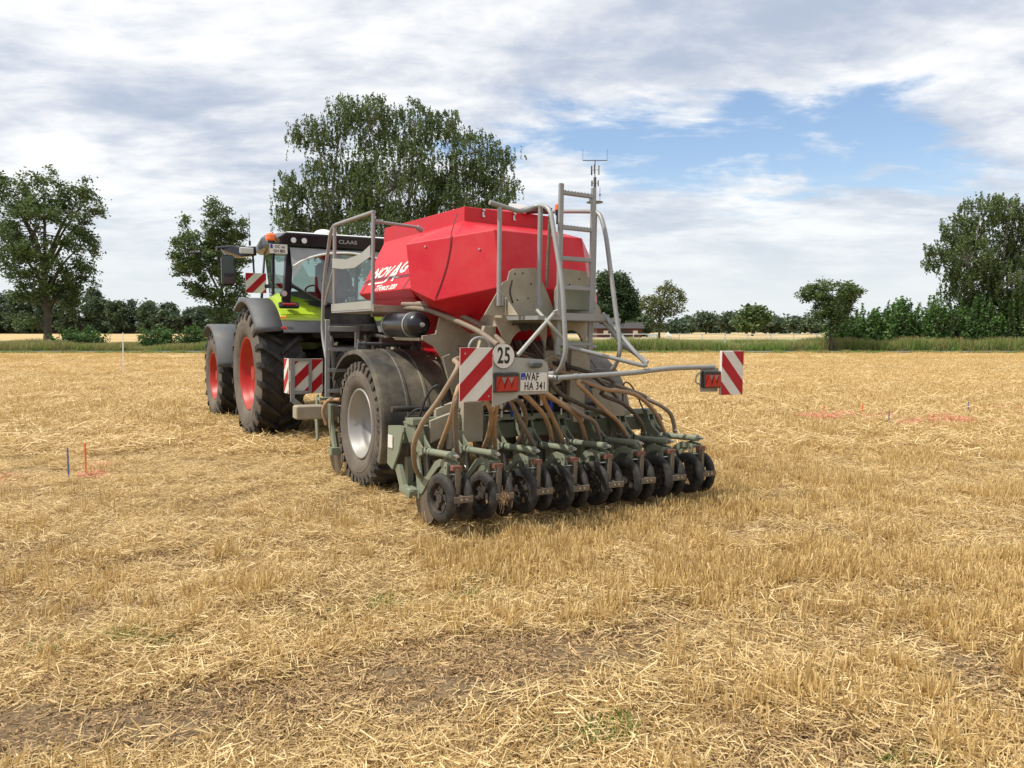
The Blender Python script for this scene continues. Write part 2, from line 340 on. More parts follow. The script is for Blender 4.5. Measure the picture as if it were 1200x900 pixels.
def stripes(mb, origin, w, h, ascending=True, period=0.28, X=(1, 0, 0), Y=(0, 0, 1), th=0.002):
    """red diagonal stripes clipped to a w x h board; origin is its top-left corner, u right, v down"""
    X, Y = Vector(X), Vector(Y); k = 0
    while k * period < w + h:
        c0 = k * period; c1 = c0 + period / 2
        if k == 0: c0 = -1
        g = (lambda p: p[0] + p[1]) if ascending else (lambda p: (w - p[0]) + p[1])
        poly = clip(clip([(0, 0), (w, 0), (w, h), (0, h)], lambda p: g(p) - c0), lambda p: c1 - g(p))
        if len(poly) > 2: mb.prism([(u, -v) for u, v in poly], origin, X, Y, th)
        k += 1
    return mb
# ------------------------------------------------------------------ the machine frame: x across, y forward, z up
HEAD = R_(31); O_M = Vector((0.681, 6.676, 0.0))
def M2W(t, s, z=0.0):
    return Vector((O_M.x + math.cos(HEAD) * t - math.sin(HEAD) * s, O_M.y + math.sin(HEAD) * t + math.cos(HEAD) * s, z))

def tyre(R, Wd, rr, n_lug, lug_h, style, mats, name, parent, loc, tread_dark=True):
    mb = MB(); h = Wd / 2; g = R - lug_h
    side = [(-h * .80, rr), (-h * .93, rr + (g - rr) * .12), (-h * 1.0, rr + (g - rr) * .42), (-h * .985, rr + (g - rr) * .66), (-h * .93, rr + (g - rr) * .86), (-h * .86, g - .012)]
    tread = [(-h * .86, g - .012), (-h * .45, g), (0, g + .006), (h * .45, g), (h * .86, g - .012)]
    mb.mi = 1; mb.rev(side, (0, 0, 0), 56); mb.rev([(-x, r) for x, r in reversed(side)], (0, 0, 0), 56)
    mb.mi = 0; mb.rev(tread, (0, 0, 0), 56)
    rib = [(-h * .997, rr + (g - rr) * .50), (-h * 1.012, rr + (g - rr) * .53), (-h * .997, rr + (g - rr) * .56)]
    mb.mi = 1
    for sg in (1, -1): mb.rev([(x * sg, r) for x, r in rib], (0, 0, 0), 48)
    mb.mi = 0
    for sg in (-1, 1):
        for i in range(n_lug):
            a0 = 2 * math.pi * (i + (0.5 if sg > 0 else 0)) / n_lug
            if style == 'ag':
                path = [(-.04, -.10), (.25, .0), (.55, .10), (.80, .165), (.97, .19), (1.0, .20)]; wd = .047 / R; k = 0.95
            else:
                path = [(.30, 0), (.55, .02), (.85, .03), (.985, .03), (1.0, .03)]; wd = 2 * math.pi / n_lug * .30; k = 1
            vs = []; fs = []
            for j, (f, da) in enumerate(path):
                x = sg * f * h; a = a0 - da * k
                last = j == len(path) - 1
                top = R - (0.0 if f < .8 else (f - .8) / .2 * (.05 if style == 'ag' else .02)) - (lug_h * 1.3 if last else 0)
                bot = (g - .02) if not last else g - lug_h * 2.0
                w_ = wd * (1.0 if f > .1 else .7)
                for aa, r in ((a - w_, bot), (a - w_ * .8, top), (a + w_ * .8, top), (a + w_, bot)): vs.append((x, math.cos(aa) * r, math.sin(aa) * r))
            for j in range(len(path) - 1):
                b = j * 4
                for q in range(3): fs.append((b + q, b + q + 1, b + 5 + q, b + 4 + q))
            e = (len(path) - 1) * 4; fs += [(0, 1, 2, 3), (e + 3, e + 2, e + 1, e)]
            mb.add(vs, fs, False)
    return mb.build(name, mats, parent, loc)

# ================================================================== SEED DRILL
drill = empty('seed_drill', O_M, (0, R_(1.2), HEAD))
tag(drill, 'trailed seed drill with red hopper, ladders and press wheels standing on the stubble', 'seed drill')
D = drill

# --- hopper
body = MB()
body.hull([(-.5, 1.9, 2.74), (.5, 1.9, 2.74), (-.5, 3.60, 2.74), (.5, 3.60, 2.74), (-.9, 1.9, 2.075), (.9, 1.9, 2.075), (-.9, 3.40, 2.075), (.9, 3.40, 2.075),
           (-.84, 1.9, 1.98), (.84, 1.9, 1.98), (-.84, 3.32, 2.01), (.84, 3.32, 2.01)])
body.hull([(-.83, 1.95, 1.985), (.83, 1.95, 1.985), (-.83, 3.30, 2.005), (.83, 3.30, 2.005), (-.3, 1.6, 1.45), (.3, 1.6, 1.45), (-.3, 2.9, 1.45), (.3, 2.9, 1.45)])
w_pts = []
for g in (-1, 1):
    w_pts += [(.5 * g, 1.5, 2.74), (1.1 * g, 1.54, 2.47), (.5 * g, .90, 2.59), (1.1 * g, 1.42, 2.03), (.5 * g, .755, 2.055), (.95 * g, 1.22, 1.925), (.49 * g, 2.60, 2.73),
              (.88 * g, 1.85, 2.06), (.80 * g, 1.80, 1.97), (.25 * g, 1.35, 1.50), (.25 * g, 1.8, 1.50)]
body.hull(w_pts)
tank = body.build('hopper', M['red'], D, bevel=0.008)
tank['label'] = 'angular red seed hopper'
t_ = MB(); t_.hull([(-.505, 1.49, 2.70), (.505, 1.49, 2.70), (-.505, 3.63, 2.70), (.505, 3.63, 2.70), (-.505, 1.49, 2.88), (.505, 1.49, 2.88), (-.505, 3.60, 2.90), (.505, 3.60, 2.90)])
t_.build('hopper_collar', M['red'], tank, bevel=0.006)
lid = MB(); lid.hull([(-.47, 1.55, 2.88), (.47, 1.55, 2.88), (-.47, 3.5, 2.89), (.47, 3.5, 2.89), (-.2, 1.9, 2.93), (.3, 1.75, 2.95), (-.2, 3.3, 2.93), (.3, 3.3, 2.93)]); lid.build('hopper_lid', M['red'], tank)
lw = MB(); lw.tube([(.12, 1.5, 2.90), (.24, 1.46, 2.93), (.36, 1.44, 2.955), (.46, 1.5, 2.94)], [.018, .026, .028, .022], 8); lw.tube([(.18, 1.44, 2.885), (.3, 1.42, 2.90), (.46, 1.44, 2.91)], .022, 8); lw.build('rolled_cover', M['maroon'], tank)
hw = MB(); hw.hull([(-.02, 1.47, 2.89), (.25, 1.47, 2.90), (.02, 1.52, 2.97), (.22, 1.52, 2.98)]); hw.build('cover_flap', M['white'], tank)
for t in (-.30, .06):
    b = MB(); b.box((t, 1.482, 2.82), (.018, .012, .05)); b.cyl((t, 1.485, 2.86), (t, 1.455, 2.86), .012, 8); b.box((t, 1.47, 2.80), (.03, .01, .016)); b.build('latch', M['chrome'], tank)
rp = MB(); rp.tube([(-.60, 1.46, 2.80), (-.745, 1.24, 2.655), (-.790, 1.203, 2.551), (-.805, 1.188, 2.437), (-.841, 1.182, 2.268), (-.895, 1.193, 2.083), (-.945, 1.21, 1.947)], .004, 5); rp.build('cord', M['cable'], tank)
for p in [(-.967, 1.385, 2.442), (-.61, .974, 2.408)]:
    bolt = MB(); bolt.cyl(p, (p[0] - .010, p[1] - .009, p[2]), .009, 8); bolt.build('rivet', M['chrome'], tank)
# lettering on the left flank (flat print)
n_side = Vector((0, -1, 0)).cross(Vector((.4, .1, .67))).normalized()
Xs = Vector((0, -1, 0)); Ys = Vector((.40, 0, .665)).normalized(); Ns = Xs.cross(Ys).normalized()
def flank(s, z):
    t = -.9 + (z - 2.075) / (2.74 - 2.075) * .40
    return Vector((t, s + .04, z)) + Ns * 0.002
text('lettering', 'NOV', .20, M['sign_white'], tank, flank(2.99, 2.30), Xs, Ys, sx=1.28, bold=.006, shear=.32, space=.92)
text('lettering', 'A', .33, M['sign_white'], tank, flank(2.60, 2.275) + Ns * .0022, Xs, Ys, sx=1.1, bold=.010, shear=.32)
text('lettering', 'G', .21, M['sign_white'], tank, flank(2.37, 2.33) + Ns * .001, Xs, Ys, sx=1.3, bold=.008, shear=.32)
def bar(s0, s1, z, hgt):
    ln = MB()
    a, b = flank(s0, z), flank(s1, z); ln.add([a, b, b + Ys * hgt + Xs * hgt * .3, a + Ys * hgt + Xs * hgt * .3], [(0, 1, 2, 3)]); ln.build('lettering', M['sign_white'], tank)
bar(3.22, 2.74, 2.175, .022); bar(2.50, 2.36, 2.215, .020)
text('lettering', 'T', .10, M['sign_white'], tank, flank(2.86, 2.118), Xs, Ys, sx=1.25, bold=.004, shear=.32)
text('lettering', 'F', .10, M['sign_white'], tank, flank(2.78, 2.118), Xs, Ys, sx=1.25, bold=.004, shear=.32)
text('lettering', 'ORCE', .072, M['sign_white'], tank, flank(2.625, 2.109), Xs, Ys, sx=1.3, bold=.003, shear=.32)
text('lettering', '320', .085, M['sign_white'], tank, flank(2.38, 2.113), Xs, Ys, sx=1.4, bold=.004, shear=.32)
fk = MB()
for i in range(7):
    z = 2.10 + i * .045; p = Vector((-1.035 + .02 * math.sin(i * 3), 1.44 + i * .012, z)); fk.box((p.x + .01, p.y, p.z), (.03, .035, .028), rot=(0, 0, 35))
# --- chassis
fr = MB()
for g in (-1, 1):
    fr.box((.45 * g, 2.05, 1.76), (.09, 2.6, .13))
    fr.plate_t([(1.25, 1.70), (1.95, 1.70), (2.15, 1.05), (1.9, .85), (1.35, .9), (1.2, 1.2)], .44 * g, .05)
    fr.plate_t([(3.1, 1.70), (3.5, 1.70), (3.75, .8), (3.45, .6), (3.2, .75)], .40 * g, .05)
fr.box((0, 2.4, 1.0), (.5, 2.8, .22)); fr.box((0, 3.9, .95), (.36, 1.6, .2)); fr.box((0, 1.5, 1.765), (.8, .1, .1)); fr.box((0, 3.4, 1.765), (.8, .1, .1))
for g in (-1, 1):
    fr.cyl((.28 * g, 3.6, .95), (.09 * g, 5.1, .72), .05, 10)
fr.box((0, 5.1, .70), (.28, .25, .12)); fr.box((0, 2.38, .66), (1.3, .14, .14))
fr.build('chassis', M['beige'], D, bevel=.006)
# rear end plate with two arches
ep = MB()
def arch_ring(c0, c1, z0, z1, r):   # inner outline of an arch opening
    return [(c0, z0)] + [(c0, z1 - r)] + [(c0 + (c1 - c0) / 2 - math.cos(a) * (c1 - c0) / 2, z1 - r + math.sin(a) * r) for a in [i * math.pi / 10 for i in range(1, 10)]] + [(c1, z1 - r), (c1, z0)]
def plate_with_arches(mb, sv, th):
    L, Rr, zb, zt = -.58, .50, 1.18, 1.775
    for (a, b, c0, c1) in ((L, .0, -.42, -.02), (.0, Rr, .12, .43)):
        inner = arch_ring(c0, c1, 1.25, 1.68, .20); outer = [(a, zt), (b, zt)]
        # left column, right column, top strip as quads along the arch
        mb.plate_s([(a, zb), (c0, zb), (c0, inner[1][1]), (a, inner[1][1])], sv, th)
        mb.plate_s([(c1, zb), (b, zb), (b, inner[-2][1]), (c1, inner[-2][1])], sv, th)
        top = inner[1:-1]; k = len(top) - 1
        for i in range(k):
            x0 = a + (b - a) * i / k; x1 = a + (b - a) * (i + 1) / k
            p = [top[i], top[i + 1], (x1, zt), (x0, zt)] if 0 < i < k - 1 else ([top[0], top[1], (x1, zt), (a, zt), ] if i == 0 else [top[i], top[i + 1], (b, zt), (x0, zt)])
            mb.plate_s(p, sv, th)
plate_with_arches(ep, .74, .03)
ep.box((0, .80, 1.10), (.9, .06, .08))
for x in (-.30, -.18):
    pass
ep.build('end_plate', M['beige'], D)
for (pts, sv, th) in (([(-.62, 1.70), (-.50, 1.70), (-.50, 1.05), (-.95, .70), (-1.10, .72), (-1.10, .95), (-.80, 1.05)], .86, .05),
                      ([(.22, 1.56), (.38, 1.56), (.38, .80), (.26, .80), (.20, 1.05)], .66, .06),
                      ([(.44, 1.12), (.58, 1.12), (.86, .92), (.86, .84), (.56, .84)], .62, .02),
                      ([(-.90, 1.02), (-.70, 1.02), (-.70, .66), (-.90, .66)], .74, .10),
                      ([(-1.20, .86), (-1.00, .92), (-.91, .92), (-.91, .60), (-1.02, .60), (-1.02, .74), (-1.20, .66)], .76, .05)):
    cl = MB(); cl.plate_s(pts, sv, th); cl.build('bracket', M['beige'], D, bevel=.004)
ring = MB(); ring.rev([(-.02, .10), (-.02, .075), (.02, .075), (.02, .10)], (0, 0, 0), 24, closed_prof=True)
for (x, z) in ((-.02, 1.30),):
    r2 = MB(); pts = []
    r2.tube([(x + .13 * math.cos(a), .60, z + .13 * math.sin(a)) for a in [i * math.pi / 9 for i in range(19)]], .016, 6, smooth=False); r2.build('hose_ring', M['beige'], D)
# scalloped hose combs
cb = MB(); cb.plate_s([(-.40, 1.71), (-.36, 1.71)] + [(-.33 + .055 * (1 - math.cos(a)), 1.71 - .055 * math.sin(a)) for a in [i * math.pi / 6 for i in range(7)]] + [(-.21 + .055 * (1 - math.cos(a)), 1.71 - .055 * math.sin(a)) for a in [i * math.pi / 6 for i in range(7)]] + [(-.06, 1.71), (-.06, 1.73), (-.40, 1.73)], .70, .02); cb.build('hose_comb', M['dark'], D)
# --- work platform between the cheek plates
for pts, holes in (([(-.80, 1.79), (-.62, 2.08), (-.575, 2.10), (-.555, 2.18), (-.51, 2.205), (-.285, 2.225), (-.16, 2.02), (-.085, 1.87), (-.085, 1.79)], [(-.50, 2.16), (-.42, 2.17), (-.36, 1.95), (-.47, 1.93), (-.33, 2.08), (-.62, 1.90)]),
                   ([(-.06, 2.05), (.0, 2.24), (.285, 2.225), (.36, 2.0), (.46, 1.87), (.46, 1.79), (-.06, 1.79)], [(.20, 2.15), (.22, 1.98), (.30, 1.96), (.24, 1.90), (.32, 2.05)])):
    c = MB(); c.plate_s(pts, .52, .012)
    c.mi = 1
    for (t, z) in holes: c.cyl((t, .511, z), (t, .529, z), .008, 8)
    c.tube([(pts[1][0] + .09, .508, 2.10), (pts[1][0] + .07, .507, 2.0), (pts[1][0] + .10, .508, 1.90)], .006, 5)
    c.build('cross_plate', [M['beige'], M['ink']], D)
pf = MB(); pf.box((0, .50, 1.772), (.9, .60, .035)); pf.box((0, .20, 1.79), (.62, .02, .06)); pf.build('platform', M['galv'], D)
bx = MB(); bx.rbox((.06, .43, 1.95), (.32, .12, .19), .008); bx.build('control_box', M['olive'], D)
ar = MB(); ar.plate_t([(.52, 1.79), (.50, 1.95), (.30, 1.79)], -.60, .012); ar.build('gusset', M['beige'], D)
ar = MB(); ar.plate_t([(1.2, 1.62), (1.35, 1.62), (1.35, 1.79), (1.05, 1.79)], -.46, .02); ar.build('gusset', M['beige'], D)
# handrails
for g, name in ((-1, 'l'), (1, 'r')):
    h = empty('handrail', (0, 0, 0), parent=D)
    t = .30 * g
    r = MB()
    if g < 0: r.bend([(-.775, .50, 2.755), (-.45, .50, 2.70), (t, .48, 2.775), (t, .28, 2.73), (t, .06, 2.03), (t, -.01, 1.46), (t, .10, 1.29), (t, .34, 1.29)], .021, .14, 10)
    else: r.bend([(t, 1.10, 2.86), (t, .55, 2.79), (t, .36, 2.76), (t, .26, 2.55), (t, .07, 1.77), (t, .0, 1.50), (t, .10, 1.31), (t, .36, 1.31)], .021, .14, 10)
    r.build('rail', M['galv'], h)
    q1 = (t, 1.15, 2.86) if g > 0 else (-.675, .50, 2.73); q0 = (t, 1.15, 2.0) if g > 0 else (-.68, .48, 1.87)
    p = MB(); p.cyl(q0, q1, .020, 10); p.rbox((q0[0] + .03, q0[1], q0[2] + .04), (.03, .03, .09)); p.build('post', M['galv'], h)
    p = MB(); p.cyl((t, .43, 1.86), (t, .43, 2.76), .022, 10); p.rbox((t, .42, 1.92), (.05, .03, .09)); p.build('post', M['galv'], h)
    if g < 0:
        p = MB(); p.cyl((t + .06, .40, 2.05), (t + .06, .36, 2.74), .016, 8)
        for i in range(4): p.cyl((t + .06, .39 - i * .008, 2.2 + i * .14), (t + .06, .39 - i * .008, 2.21 + i * .14), .019, 8)
        p.build('cable_duct', M['worn'], h)
# rear ladder
lad = empty('ladder', (0, 0, 0), parent=D); tag(lad, 'tall galvanised ladder at the back')
for t in (-.185, .165):
    b = MB(); b.rbox((t, .28, 2.20), (.045, .03, 1.50), .006); b.build('stile', M['galv'], lad)
for i, z in enumerate((2.87, 2.57, 2.30, 2.045, 1.80, 1.55)):
    b = MB(); b.rbox((-.01, .28, z), (.33, .04, .035), .005)
    for k in range(9): b.box((-.15 + k * .035, .28, z + .019), (.012, .036, .006))
    b.build('rung', M['galv'], lad)
b = MB(); b.cyl((-.11, .44, 2.70), (-.11, .44, 2.745), .022, 12); b.cyl((-.11, .44, 2.62), (-.11, .44, 2.70), .012, 8); b.mi = 1; b.cyl((-.11, .44, 2.745), (-.11, .44, 2.79), .028, 14, .026); b.cyl((-.11, .44, 2.79), (-.11, .44, 2.80), .026, 14, .012); b.build('beacon', [M['black'], M['lens_orange']], D)
# struts below the platform
st = MB(); st.cyl((-.28, .20, 1.82), (-.68, .15, 1.45), .018, 10); st.cyl((-.28, .19, 1.84), (-.26, .19, 1.80), .026, 10); st.build('strut', M['galv_light'], D)
st = MB(); st.bend([(-.40, .30, 1.84), (-.36, .16, 1.72), (-.22, .14, 1.58)], .016, .05); st.build('strut', M['galv_light'], D)
st = MB(); st.bend([(.27, .24, 1.83), (.36, -.10, 1.50), (.44, -.22, 1.36), (-.15, .22, 1.53)], .019, .07); st.build('strut', M['galv'], D)
st = MB(); st.bend([(.24, .24, 1.80), (.40, .12, 1.56), (.47, -.16, 1.40)], .019, .07); st.build('strut', M['galv'], D)
st = MB(); st.cyl((.10, .60, 1.52), (.48, .60, 1.52), .02, 8); st.build('cross_tube', M['galv'], D)

# --- boom, boards, lights
bm_ = MB(); bm_.bend([(-.48, -.16, 1.275), (.30, -.18, 1.31), (.66, -.20, 1.35), (1.24, -.20, 1.36)], .022, .2, 10)
for x in (-.32, -.30, -.24, -.22): bm_.cyl((x, -.165, 1.285), (x + .006, -.165, 1.285), .027, 10)
bm_.build('light_bar', M['galv'], D)
bl = MB(); bl.cyl((-.49, -.155, 1.275), (-.53, -.08, 1.28), .022, 10); bl.cyl((-.53, -.08, 1.28), (-1.16, -.06, 1.30), .022, 10); bl.cyl((-1.16, .02, 1.49), (-1.16, .02, 1.12), .02, 8); bl.cyl((-1.16, .02, 1.2), (-.9, .6, 1.1), .02, 8)
arcp = [(-1.20 - .095 * math.cos(a) + .045, -.05, 1.50 + .095 * math.sin(a)) for a in [i * math.pi / 8 for i in range(9)]]
bl.bend([(-1.25, -.05, 1.30)] + arcp + [(-1.06, -.05, 1.44)], .010, .01, 6); bl.build('light_bracket', M['galv'], D)
pp = MB(); pp.plate_s([(-1.08, 1.33), (-1.08, 1.46), (-.86, 1.44), (-.62, 1.425), (-.575, 1.40), (-.56, 1.36), (-.555, 1.15), (-.845, 1.14), (-.85, 1.12), (-1.08, 1.05)], -.135, .006)
pp.build('light_panel', M['galv_light'], D)
wb = empty('warning_board', (-1.24, -.16, 1.31), parent=D); tag(wb, 'red and white striped warning board with rising stripes')
b = MB(); b.rbox((0, 0, 0), (.283, .006, .41), .002); b.mi = 1
for x, z in ((-.10, .16), (.11, -.17)): b.cyl((x, -.003, z), (x, -.009, z), .006, 8)
b.build('panel', [M['sign_white'], M['chrome']], wb)
b = MB(); stripes(b, (-.1405, -.0045, .204), .281, .408, True); b.build('stripe', M['sign_red'], wb)
wb2 = empty('warning_board', (1.425, -.24, 1.305), parent=D); tag(wb2, 'red and white striped warning board with falling stripes on the long arm')
b = MB(); b.rbox((0, 0, 0), (.283, .030, .41), .004); b.build('panel', [M['sign_white'], M['chrome']], wb2)
b = MB(); stripes(b, (-.1405, -.0165, .204), .281, .408, False); b.build('stripe', M['sign_red'], wb2)
sg = empty('speed_disc', (-.99, -.145, 1.452), parent=D)
b = MB(); b.cyl((0, 0, 0), (0, -.005, 0), .100, 40); b.build('disc', M['sign_white'], sg)
b = MB(); b.tube([(.0985 * math.cos(a), -.0055, .0985 * math.sin(a)) for a in [i * math.pi / 20 for i in range(41)]], .0018, 4, smooth=False); b.build('rim', M['ink'], sg)
text('lettering', '25', .175, M['ink'], sg, (0, -.0062, -.002), sx=.64, bold=.004, space=1.1)
for base, mir in (((-.97, -.155, 1.245), 1), ((1.19, -.225, 1.245), -1)):
    tl = empty('tail_lamp', base, parent=D)
    b = MB(); b.rbox((0, 0, 0), (.215, .05, .155), .008); b.build('housing', M['dark'], tl)
    b = MB(); b.box((0, -.022, -.012), (.196, .008, .115)); b.build('lens_base', M['lens_red'], tl)
    b = MB()
    for x in (-.062, .0, .062):
        b.prism([(x - .036, -.062), (x + .036, -.062), (x, .038)], (0, -.030 - (.004 if x == 0 else 0), 0), (1, 0, 0), (0, 0, 1), .014)
    b.add([(-.1, -.027, -.065), (-.055, -.027, -.065), (-.1, -.027, .01)], [(0, 1, 2)]); b.add([(.1, -.027, -.065), (.055, -.027, -.065), (.1, -.027, .01)], [(0, 1, 2)])
    b.build('red_lens', M['lens_red'], tl)
    b = MB()
    for x in (-.032, .032): b.prism([(x - .026, .040), (x + .026, .040), (x, -.012)], (0, -.027, 0), (1, 0, 0), (0, 0, 1), .010)
    b.build('clear_lens', M['lens_clear'], tl)
pn = MB(); pn.plate_s([(1.08, 1.13), (1.30, 1.13), (1.30, 1.35), (1.08, 1.35), (1.07, 1.2)], -.195, .008); pn.tube([(1.09, -.2, 1.31), (1.03, -.2, 1.29), (1.02, -.2, 1.22), (1.08, -.2, 1.20)], .007, 6); pn.build('lamp_bracket', M['galv_light'], D)
pl = empty('number_plate', (-.705, -.146, 1.245), parent=D)
b = MB(); b.rbox((0, 0, 0), (.255, .005, .150), .002); b.build('plate', M['sign_white'], pl)
b = MB(); b.add([(-.123, -.0035, .018), (-.088, -.0035, .018), (-.088, -.0035, .072), (-.123, -.0035, .072)], [(0, 1, 2, 3)]); b.build('blue_field', M['blue'], pl)
b = MB(); b.disc((-.106, -.0038, .032), .006, 8); b.build('plate_star', M['sign_white'], pl)
text('lettering', 'WAF', .090, M['ink'], pl, (-.022, -.0042, .037), sx=.66, bold=.0012, space=1.15)
text('lettering', 'HA 341', .090, M['ink'], pl, (.012, -.0042, -.036), sx=.66, bold=.0012, space=1.12)
b = MB(); b.rbox((-.70, -.165, 1.385), (.11, .05, .055), .015); b.build('plate_lamp', M['grey_plastic'], D)

# --- road wheels and mudguards
for g in (-1, 1):
    w = empty('road_wheel', (-.97, 2.38, .665) if g < 0 else (1.20, 2.15, .665), parent=D)
    tyre(.665, .62, .365, 34, .032, 'block', [M['tyre'], M['tyre_side']], 'tyre', w, (0, 0, 0))
    r = MB(); q = -1 if g < 0 else 1
    prof = [(.255, .372), (.275, .372), (.285, .360), (.27, .345), (.20, .335), (.16, .300), (.13, .295), (.05, .285), (.03, .20), (.045, .12), (.05, .0)]
    r.rev([(x * q, rr) for x, rr in prof], (0, 0, 0), 48)
    r.rev([(-.255 * q, .372), (-.22 * q, .34), (.05 * q, .285)], (0, 0, 0), 40)
    for i in range(10):
        a = i * math.pi / 5; r.cyl((.045 * q, .15 * math.cos(a), .15 * math.sin(a)), (.075 * q, .15 * math.cos(a), .15 * math.sin(a)), .012, 6)
    r.cyl((.04 * q, 0, 0), (.10 * q, 0, 0), .07, 16)
    r.build('rim', M['rim_silver'], w)
for g in (-1, 1):
    mg = empty('mudguard', (-.92, 2.38, .665) if g < 0 else (1.19, 2.15, .665), parent=D)
    b = MB(); n = 64; a0, a1 = -28, 214     # from behind-bottom over the top to the front; angle measured from the rear
    w0, w1 = -.39, .39
    def arc(a, rr): return (-math.cos(R_(a)) * rr, math.sin(R_(a)) * rr)
    xs = [(-.39, -.03), (-.385, .0), (-.36, .006), (-.12, .008), (-.112, .017), (-.088, .017), (-.08, .008), (.09, .008), (.098, .017), (.122, .017), (.13, .008), (.36, .008), (.385, 0), (.39, -.03)]
    vs = []; k = len(xs)
    angs = [-24 + (150 + 24) * i / n for i in range(n + 1)]
    for a in angs:
        rr = .775 + max(0, (a - 100)) * .0016
        for x, dr in xs: y, z = arc(a, rr + dr); vs.append((x, y, z))
    for a in angs:
        rr = .768 + max(0, (a - 100)) * .0016
        for x, dr in xs: y, z = arc(a, rr + dr - .006); vs.append((x, y, z))
    fs = []; half = (n + 1) * k
    for i in range(n):
        for j in range(k - 1):
            fs.append((i * k + j, i * k + j + 1, (i + 1) * k + j + 1, (i + 1) * k + j))
            fs.append((half + i * k + j, half + (i + 1) * k + j, half + (i + 1) * k + j + 1, half + i * k + j + 1))
        for j in (0, k - 1): fs.append((i * k + j, (i + 1) * k + j, half + (i + 1) * k + j, half + i * k + j))
    for i in (0, n):
        for j in range(k - 1): fs.append((i * k + j, half + i * k + j, half + i * k + j + 1, i * k + j + 1))
    b.add(vs, fs, False); b.build('guard', M['fender'], mg)
    b = MB(); b.cyl((-.34, .02, .84), (.34, .02, .84), .017, 10)
    for x in (-.34, -.28, .28, .34): b.cyl((x - .012, .02, .84), (x + .012, .02, .84), .028, 10); b.box((x, .02, .80), (.03, .05, .05))
    b.build('mount_rod', M['grey_plastic'], mg)
# --- air reservoir with its arm
at = empty('air_reservoir', (-.975, 1.86, 1.705), (0, 0, R_(-90)), parent=D)
b = MB(); b.rev([(-.42, .0), (-.42, .03), (-.41, .07), (-.385, .105), (-.35, .120), (-.33, .122), (.33, .122), (.35, .120), (.385, .105), (.41, .07), (.42, .03), (.42, 0)], (0, 0, 0), 32); b.build('tank', M['black'], at)
for x in (-.30, .24):
    b = MB(); b.rev([(x - .012, .123), (x - .012, .127), (x + .012, .127), (x + .012, .123)], (0, 0, 0), 32); b.build('strap', M['galv_light'], at)
b = MB(); b.cyl((.42, 0, 0), (.47, 0, 0), .014, 8); b.cyl((.42, 0, 0), (.435, 0, 0), .024, 8); b.build('fitting', M['chrome'], at)
b = MB(); b.plate_s([(-.98, 1.60), (-.98, 1.56), (-.86, 1.50), (-.78, 1.40), (-.64, 1.02), (-.44, 1.02), (-.42, 1.40), (-.44, 1.78), (-.80, 1.78), (-.84, 1.62)], 1.42, .03); b.plate_s([(-.80, 1.40), (-.72, 1.43), (-.62, 1.20), (-.60, 1.10), (-.68, 1.08), (-.72, 1.12)], 1.34, .02)
b.box((-.90, 1.75, 1.565), (.2, .6, .03)); b.build('reservoir_arm', M['beige'], D, bevel=.004)

# --- front platform, its rails and ladder
fp = empty('front_platform', (0, 0, 0), parent=D)
b = MB(); b.box((-1.0, 2.80, 1.86), (.42, 1.30, .03)); b.box((-.6, 2.5, 1.84), (.5, .06, .06)); b.box((-.6, 3.1, 1.84), (.5, .06, .06)); b.build('deck', M['galv'], fp)
b = MB(); b.rbox((-1.21, 2.80, 1.905), (.008, 1.30, .085), .002); b.build('kick_plate', M['galv_light'], fp)
b = MB(); b.rbox((-.78, 2.12, 1.87), (.86, .03, .07), .003); b.build('kick_plate', M['beige'], fp)
b = MB(); b.bend([(-1.2, 2.15, 1.85), (-1.2, 2.15, 2.845)], .021); b.build('post', M['galv'], fp)
b = MB(); b.bend([(-1.2, 3.38, 1.90), (-1.2, 3.38, 2.83)], .021); b.build('post', M['galv'], fp)
b = MB(); b.bend([(-1.2, 2.13, 2.84), (-1.2, 3.50, 2.85), (-1.2, 3.78, 2.20), (-1.2, 3.84, 1.60), (-1.2, 3.66, 1.30)], .021, .16, 10); b.build('rail', M['galv'], fp)
b = MB(); b.bend([(-1.2, 3.38, 2.38), (-1.2, 3.66, 2.05), (-1.2, 3.72, 1.95)], .018, .1); b.build('rail', M['galv'], fp)
b = MB(); b.prism([(0, 0), (.35, -.035), (.75, -.05), (1.22, .03), (1.22, .15), (.95, .085), (.5, .06), (0, .11)], (-1.225, 3.38, 2.36), (0, -1, 0), (0, 0, 1), .006); b.build('guard_strap', M['galv_light'], fp)
b = MB(); b.cyl((-1.2, 2.15, 2.75), (-.70, 2.15, 2.73), .017, 10); b.cyl((-.72, 2.15, 2.73), (-.66, 2.15, 2.70), .028, 10); b.cyl((-1.18, 2.15, 2.75), (-1.10, 2.15, 2.75), .024, 10); b.build('cross_rail', M['galv'], fp)
fl = empty('front_ladder', (0, 0, 0), parent=D)
for t, z0, z1 in ((-1.40, .90, 1.76), (-1.06, .98, 1.70)):
    b = MB(); b.rbox((t, 3.0, (z0 + z1) / 2), (.05, .03, z1 - z0), .005); b.build('stile', M['galv'], fl)
for z in (1.66, 1.43, 1.20, .97):
    b = MB(); b.rbox((-1.23, 3.0, z), (.34, .05, .04 if z < 1.6 else .06), .005); b.build('rung', M['galv'], fl)
